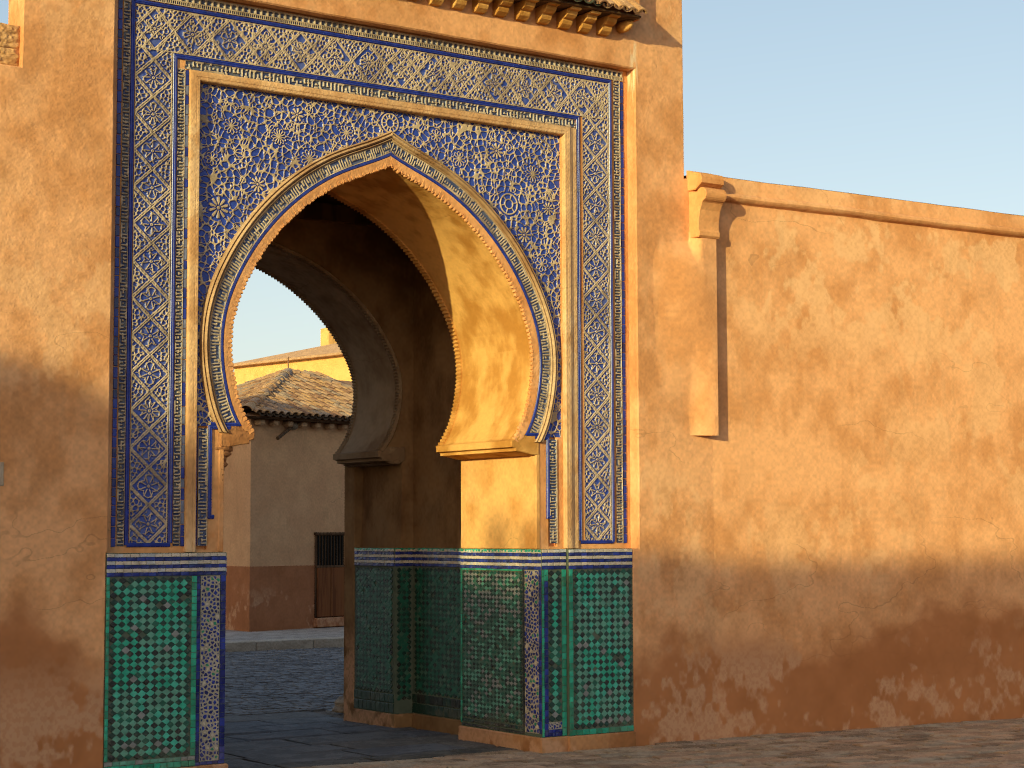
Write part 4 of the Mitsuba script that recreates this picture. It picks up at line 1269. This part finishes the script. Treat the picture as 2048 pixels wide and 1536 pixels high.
# cobbled street behind the gate
tag('street', kind='structure', label='grey cobbled street behind the gate')
add('street', box(-30, 30, 2.9, 12.2, -0.055, -0.022), 'joint_earth')
Bc = Batch(); r = np.random.default_rng(8)
sv = np.array([[-.5, -.5, -.05], [.5, -.5, -.05], [.5, .5, -.05], [-.5, .5, -.05], [-.42, -.40, 0], [.42, -.40, 0], [.42, .40, 0], [-.42, .40, 0]])
sf = np.array([[0, 1, 5, 4], [1, 2, 6, 5], [2, 3, 7, 6], [3, 0, 4, 7], [4, 5, 6, 7]])
yy = 2.93; rw = 0
while yy < 12.1:
    dd = r.uniform(0.10, 0.13); x = -1.5 + r.uniform(-0.15, 0)
    while x < 8.2:
        ww = r.uniform(0.11, 0.19)
        cx, cy = x + ww / 2, yy + dd / 2
        if not (cy < 3.97 and cx < 1.40 + (cy - 2.9) * 0.17 and cy > 2.9):
            v = sv * [ww * 0.97, dd * 0.97, 1.0] + [cx, cy, r.normal(-0.004, 0.0028)]
            v[4:, 2] += r.normal(0, 0.0018, 4)
            Bc.add(v, sf)
        x += ww
    yy += dd; rw += 1
add('street__setts', Bc.mesh(), 'sett_stone'); tag('street__setts', kind='stuff')
tag('sidewalk', kind='structure', label='raised stone sidewalk with a pale kerb along the far house')
add('sidewalk', box(-20, 30, 12.32, 60, -0.05, 0.118), 'walk_stone')
for k in range(14):
    x = 0.5 + 0.9 * k
    add(uniq('sidewalk__kerb_stone'), box(x + 0.004, x + 0.896, 12.05 + rng.normal(0, .004), 12.318, -0.05, 0.125, 0.012), 'kerb_stone')

# guard stone at the rear corner of the passage
prof = np.array([(0.0, 0.0), (0.215, 0.0), (0.225, 0.03), (0.20, 0.065), (0.205, 0.10), (0.16, 0.145), (0.13, 0.15), (0.125, 0.175), (0.0, 0.18)])
rv = trimesh.creation.revolve(prof, sections=28)
v = np.array(rv.vertices); v *= (1 + 0.05 * (meshkit.fbm(v * 9, 3, 2) - 0.5))[:, None]
add('guard_stone', (v + [1.80, 3.66, -0.02], np.array(rv.faces)), 'guard_rock', smooth=40)
tag('guard_stone', 'low round weathered stone at the far right corner of the passage', 'stone')

# ------------------------------------------------------------------ HOUSE WITH THE TILED ROOF
HS = 'tiled_house'
tag(HS, 'low plaster house with a clay tile hip roof seen through the arch', 'house')
C0 = np.array([6.10, 14.47]); dR = np.array([0.9615, 0.2747]); nR = np.array([0.2747, -0.9615]); dL = np.array([0.0, 1.0]); nL = np.array([-1.0, 0.0])
P1, P2 = C0 + dR * 5.2, C0 + dL * 3.6
fp = Polygon([C0, P1, P1 - nR * 4, P2])
w, f = ext(fp, 1.105, 3.42, 'z'); add(HS + '__wall', (w, f), 'house_plaster')
w, f = ext(fp.buffer(0.004, join_style=2), 0.10, 1.105, 'z'); add(HS + '__painted_base', (w, f), 'house_paint')
tag(HS + '__painted_base', 'darker red brown lower wall')
def on_house(s, out, z):
    q = C0 + dR * s + nR * out; return np.array([q[0], q[1], z])
def hbox(s0, s1, o0, o1, z0, z1, b=0.0):
    v, f = box(s0, s1, -o1, -o0, z0, z1, b)
    w = np.column_stack([C0[0] + dR[0] * v[:, 0] - nR[0] * v[:, 1], C0[1] + dR[1] * v[:, 0] - nR[1] * v[:, 1], v[:, 2]])
    return w, f
ds0, ds1 = 1.37, 2.30
add(HS + '__door', Batch().add(*hbox(ds0, ds1, 0.004, 0.02, 0.28, 1.60)).mesh(), 'dark_wood')
for a, b in ((ds0 + .03, ds0 + .325), (ds0 + .335, ds0 + .63)):
    add(uniq(HS + '__door__panel'), hbox(a, b, 0.02, 0.045, 0.29, 1.07, 0.005), 'door_wood')
for k in range(9):
    add(uniq(HS + '__door__bar'), hbox(ds0 + .045 + .066 * k, ds0 + .065 + .066 * k, 0.02, 0.04, 1.09, 1.57), 'dark_metal')
add(HS + '__door__rail', hbox(ds0, ds0 + .64, 0.02, 0.05, 1.065, 1.10, 0.004), 'dark_wood')
add(HS + '__door__side_jamb', Batch().add(*hbox(ds0 + .64, ds1 - .03, 0.01, 0.05, 0.28, 1.075)).mesh(), 'house_paint')
add(HS + '__door__side_jamb_001', hbox(ds0 + .64, ds1 - .03, 0.01, 0.05, 1.075, 1.57), 'house_plaster')
add(HS + '__door__lintel', hbox(ds0 - .02, ds1 + .05, 0.004, 0.055, 1.585, 1.625, 0.004), 'dark_wood')
add(HS + '__door__sill', hbox(ds0 - .03, ds1 + .02, 0.004, 0.10, 0.13, 0.275, 0.01), 'house_paint')
# roof: two visible slopes meeting on a hip; tiles laid one by one
ZE = 3.42; OV = 0.26; PITCH = math.atan(0.93 / 2.33)
hipdir = -(nR + nL); hipdir = hipdir / np.linalg.norm(hipdir)
kk = 1.0 / (-(hipdir @ nR))            # plan distance along the hip for one metre inward
E0 = C0 - hipdir * OV * kk
RUN = 2.33                             # plan run from the eave to the top
AP = np.array([*(E0 + hipdir * RUN * kk), ZE + RUN * math.tan(PITCH)])
ER, EL = E0 + dR * 5.6, E0 + dL * 3.9
RT = HS + '__roof'
top2 = AP[:2] + dR * 1.6
v = np.array([[*E0, ZE], [*ER, ZE], [*top2, AP[2]], AP, [*EL, ZE], [*(AP[:2] + dL * 1.0), AP[2]], [*(ER - nR * 4.5), ZE], [*(EL - nL * 4), ZE]])
f = np.array([[0, 1, 2], [0, 2, 3], [0, 3, 4], [3, 5, 4], [1, 6, 2], [2, 6, 3], [3, 6, 5], [5, 6, 7], [5, 7, 4], [0, 4, 7], [0, 7, 6], [0, 6, 1]])
v[:, 2] -= 0.03
add(RT, (v, f), CLAY[0])
TW, TL = 0.150, 0.235
CT = [mikit.ply(barrel(0.29, 0.062 + 0.004 * k, 0.050, 7)) for k in range(3)]
GT = mikit.ply(barrel(0.29, 0.074, 0.060, 7, cover=False))
cp, sp = math.cos(PITCH), math.sin(PITCH)
cand = []
for d, nn, EE, ns, sgn in ((dR, nR, ER, 26, 1), (dL, nL, EL, 22, -1)):
    up = np.array([*(-nn * cp), sp]); nrm = np.array([*(nn * sp), cp]); D3 = np.array([*d, 0.0]) * sgn
    for c_ in range(ns):
        s = (c_ + 0.5) * TW
        for r_ in range(11):
            inw = (r_ * TL - 0.03) * cp
            lim = s / abs(math.tan(math.acos(np.clip(abs(hipdir @ d), 0, 1)))) if True else 0
            hip_s = (inw + 0.10) * kk * abs(hipdir @ d) * (1 if (hipdir @ d) > 0 else -1)
            if s < hip_s - 0.02 or inw > RUN - 0.12:
                continue
            pos = np.array([*(E0 + d * s), ZE + 0.005]) + up * (r_ * TL - 0.05) + nrm * (0.012 + 0.004 * rng.random())
            cand.append((s, r_, pos, D3, up, nrm, sgn))
cand.sort(key=lambda q: q[0])
for n_, (s, r_, pos, D3, up, nrm, sgn) in enumerate(cand[:300]):
    j = rng.normal(0, 0.03)
    m = CLAY[rng.choice(4, p=[.30, .32, .20, .18])]
    put(uniq(RT + '__tile'), CT[rng.integers(3)], m, frame(pos + nrm * 0.02, D3 + up * j, up - D3 * j, nrm))
Bt = {}
gb = barrel(0.29, 0.074, 0.060, 7, cover=False); cb2 = barrel(0.29, 0.064, 0.050, 7)
for (s, r_, pos, D3, up, nrm, sgn) in cand[300:]:
    Bt.setdefault(CLAY[rng.integers(4)], Batch()).add(xf(frame(pos + nrm * 0.02, D3, up, nrm), cb2[0]), cb2[1])
for (s, r_, pos, D3, up, nrm, sgn) in cand:
    q = pos + D3 * sgn * TW * 0.5 + nrm * 0.030
    Bt.setdefault('clay_gutter', Batch()).add(xf(frame(q, D3, up, nrm), gb[0]), gb[1])
for m, b in Bt.items():
    k = num(RT + '__gutter_tiles'); add(k, b.mesh(), m); tag(k, kind='stuff')
# hip and ridge tiles
RG = mikit.ply(barrel(0.36, 0.105, 0.085, 9))
def ridge(a, b, n):
    d = (b - a) / n; L = np.linalg.norm(d); u = d / L; side = np.cross(u, [0, 0, 1.0]); side /= np.linalg.norm(side); nn = np.cross(side, u)
    for k in range(n):
        put(uniq(RT + '__ridge_tile'), RG, CLAY[[1, 2, 3, 1][rng.integers(4)]], frame(a + d * k + nn * (0.03 + 0.006 * rng.random()), side * 1.0, u * (L / 0.36 * 1.12), nn))
e0 = np.array([*E0, ZE + 0.01])
ridge(e0, AP, 9)
RE = np.array([*(C0 + dR * 4.6 - nR * 0.3), ZE + 0.15])
ridge(np.array([*(ER + np.array([-0.2, 0.1])), ZE + 0.02]), AP, 18)
ridge(np.array([*(EL), ZE + 0.02]) * 0.5 + AP * 0.5, AP, 7)
add(RT + '__finial', Batch().add(*box(AP[0] - .05, AP[0] + .05, AP[1] - .05, AP[1] + .05, AP[2] - .04, AP[2] + .10, .02)).add(*box(AP[0] - .008, AP[0] + .008, AP[1] - .008, AP[1] + .008, AP[2] + .09, AP[2] + .30)).mesh(), 'clay_brown')
# soffit bricks below the eave and the water spout
for k in range(12):
    v, f = hbox(0.05 + 0.30 * k, 0.17 + 0.30 * k, 0.0, 0.15, 3.27, 3.36, 0.02)
    add(uniq(HS + '__corbel_brick'), (v, f), 'clay_tan')
add(HS + '__eave_board', hbox(-0.15, 5.3, -0.02, 0.22, 3.365, 3.40), 'dark_wood')
a, b = on_house(0.86, 0.02, 3.29), on_house(0.22, 0.36, 3.06)
cyl = trimesh.creation.cylinder(radius=0.028, segment=[a, b], sections=10)
add(HS + '__water_spout', cyl, 'dark_wood', smooth=40)
h = trimesh.creation.icosphere(subdivisions=2, radius=0.075)
add(HS + '__spout_mortar', (np.array(h.vertices) * [1.2, 1, .9] + a, np.array(h.faces)), 'guard_rock', smooth=True)

# ------------------------------------------------------------------ SUNLIT HOUSE BEHIND
YH = 'yellow_house'
tag(YH, 'tall yellow plaster house in full sun behind the tiled roof', 'house')
dd_ = np.array([-0.175, 0.9846]); nn_ = np.array([-0.9846, -0.175])
A, Bq = np.array([17.86, 32.45]) - dd_ * 5, np.array([16.96, 37.5]) - dd_ * 0.1
fp = Polygon([A, Bq, Bq - nn_ * 9, A - nn_ * 9])
w, f = ext(fp, 0.1, 6.48, 'z'); add(YH + '__wall', (w, f), 'yellow_plaster')
a0, b0 = A + nn_ * .25 - dd_ * .3, Bq + nn_ * .25 + dd_ * .25
r0, r1 = A - nn_ * 4.4 - dd_ * .3, Bq - nn_ * 4.4 - dd_ * 4.4
b1 = Bq - nn_ * 9.2 + dd_ * .25
v = np.array([[*a0, 6.42], [*b0, 6.42], [*a0, 6.48], [*b0, 6.48], [*r0, 7.75], [*r1, 7.75], [*b1, 6.48], [*b1, 6.42]])
w, f = v, [[0, 2, 3, 1], [2, 4, 5, 3], [3, 5, 6, 3], [1, 3, 6, 7], [0, 1, 7, 0]]
add(YH + '__roof', (w, np.array(f)), 'clay_tan')
cq = np.array([19.95, 37.0])
add(YH + '__chimney', box(cq[0] - .22, cq[0] + .3, cq[1] - .25, cq[1] + .25, 6.8, 7.70), 'yellow_plaster')

# ------------------------------------------------------------------ what throws the long shadows: houses across the square, out of the picture
HV, PV_ = np.array([-math.sin(S_AZ), -math.cos(S_AZ)]), np.array([math.cos(S_AZ), -math.sin(S_AZ)])
LS = 31.0


def cast(x, z):
    """(sideways, up) on a plane across the sun's direction, 31 m off, of the point that shades the facade's point (x, z)."""
    t = LS + x * math.sin(S_AZ)
    return [x * math.cos(S_AZ), z + t * math.tan(S_EL)]


SH = [(-16, 2.75), (-2.6, 2.72), (-1.75, 2.35), (-1.2, 1.98), (-0.8, 1.74), (-0.12, 1.50), (-0.08, 2.02), (0.30, 2.00), (0.34, 1.38), (0.75, 1.30), (0.80, 1.80), (1.12, 1.78), (1.16, 1.28), (1.9, 1.42), (2.2, 1.50), (3.2, 1.36),
      (4.4, 1.30), (7, 1.22), (16, 1.15)]
pr = [cast(*q) for q in SH]
pr = [[pr[0][0], -0.1]] + pr + [[pr[-1][0], -0.1]]
w, f = ext(Polygon(pr), 0, 7.0)             # (sideways, depth, up)
w = np.column_stack([PV_[0] * w[:, 0] + HV[0] * (LS + w[:, 1]), PV_[1] * w[:, 0] + HV[1] * (LS + w[:, 1]), w[:, 2]])
add('town_house__wall', (w, f), 'house_plaster')
tag('town_house', 'tall plaster house across the square with an uneven roofline', 'house')
add('street_house__wall', box(-22, -7.5, 4.2, 10.5, -0.1, 6.75), 'house_plaster')
tag('street_house', 'plain plaster house on the left of the cobbled street', 'house')

tag(D, 'left dado of green and black diamond tiles under blue and white courses')
tag(D + '_001', 'right dado of green and black diamond tiles under blue and white courses')
tag(G + '__spandrel_panel', 'blue panel with cream floral tracery above the arch')
tag(G + '__soffit', 'golden sunlit underside of the front arch')
tag(G + '__eave', 'tiled eave on a row of scrolled brackets')
tag(HS + '__door', 'dark wooden door with a barred upper half')

# every surface is seen from both sides alike
for k, d in list(scene.items()):
    if d.get('type') in ('bumpmap', 'diffuse', 'principled'):
        scene[k] = {'type': 'twosided', 'bsdf': d}
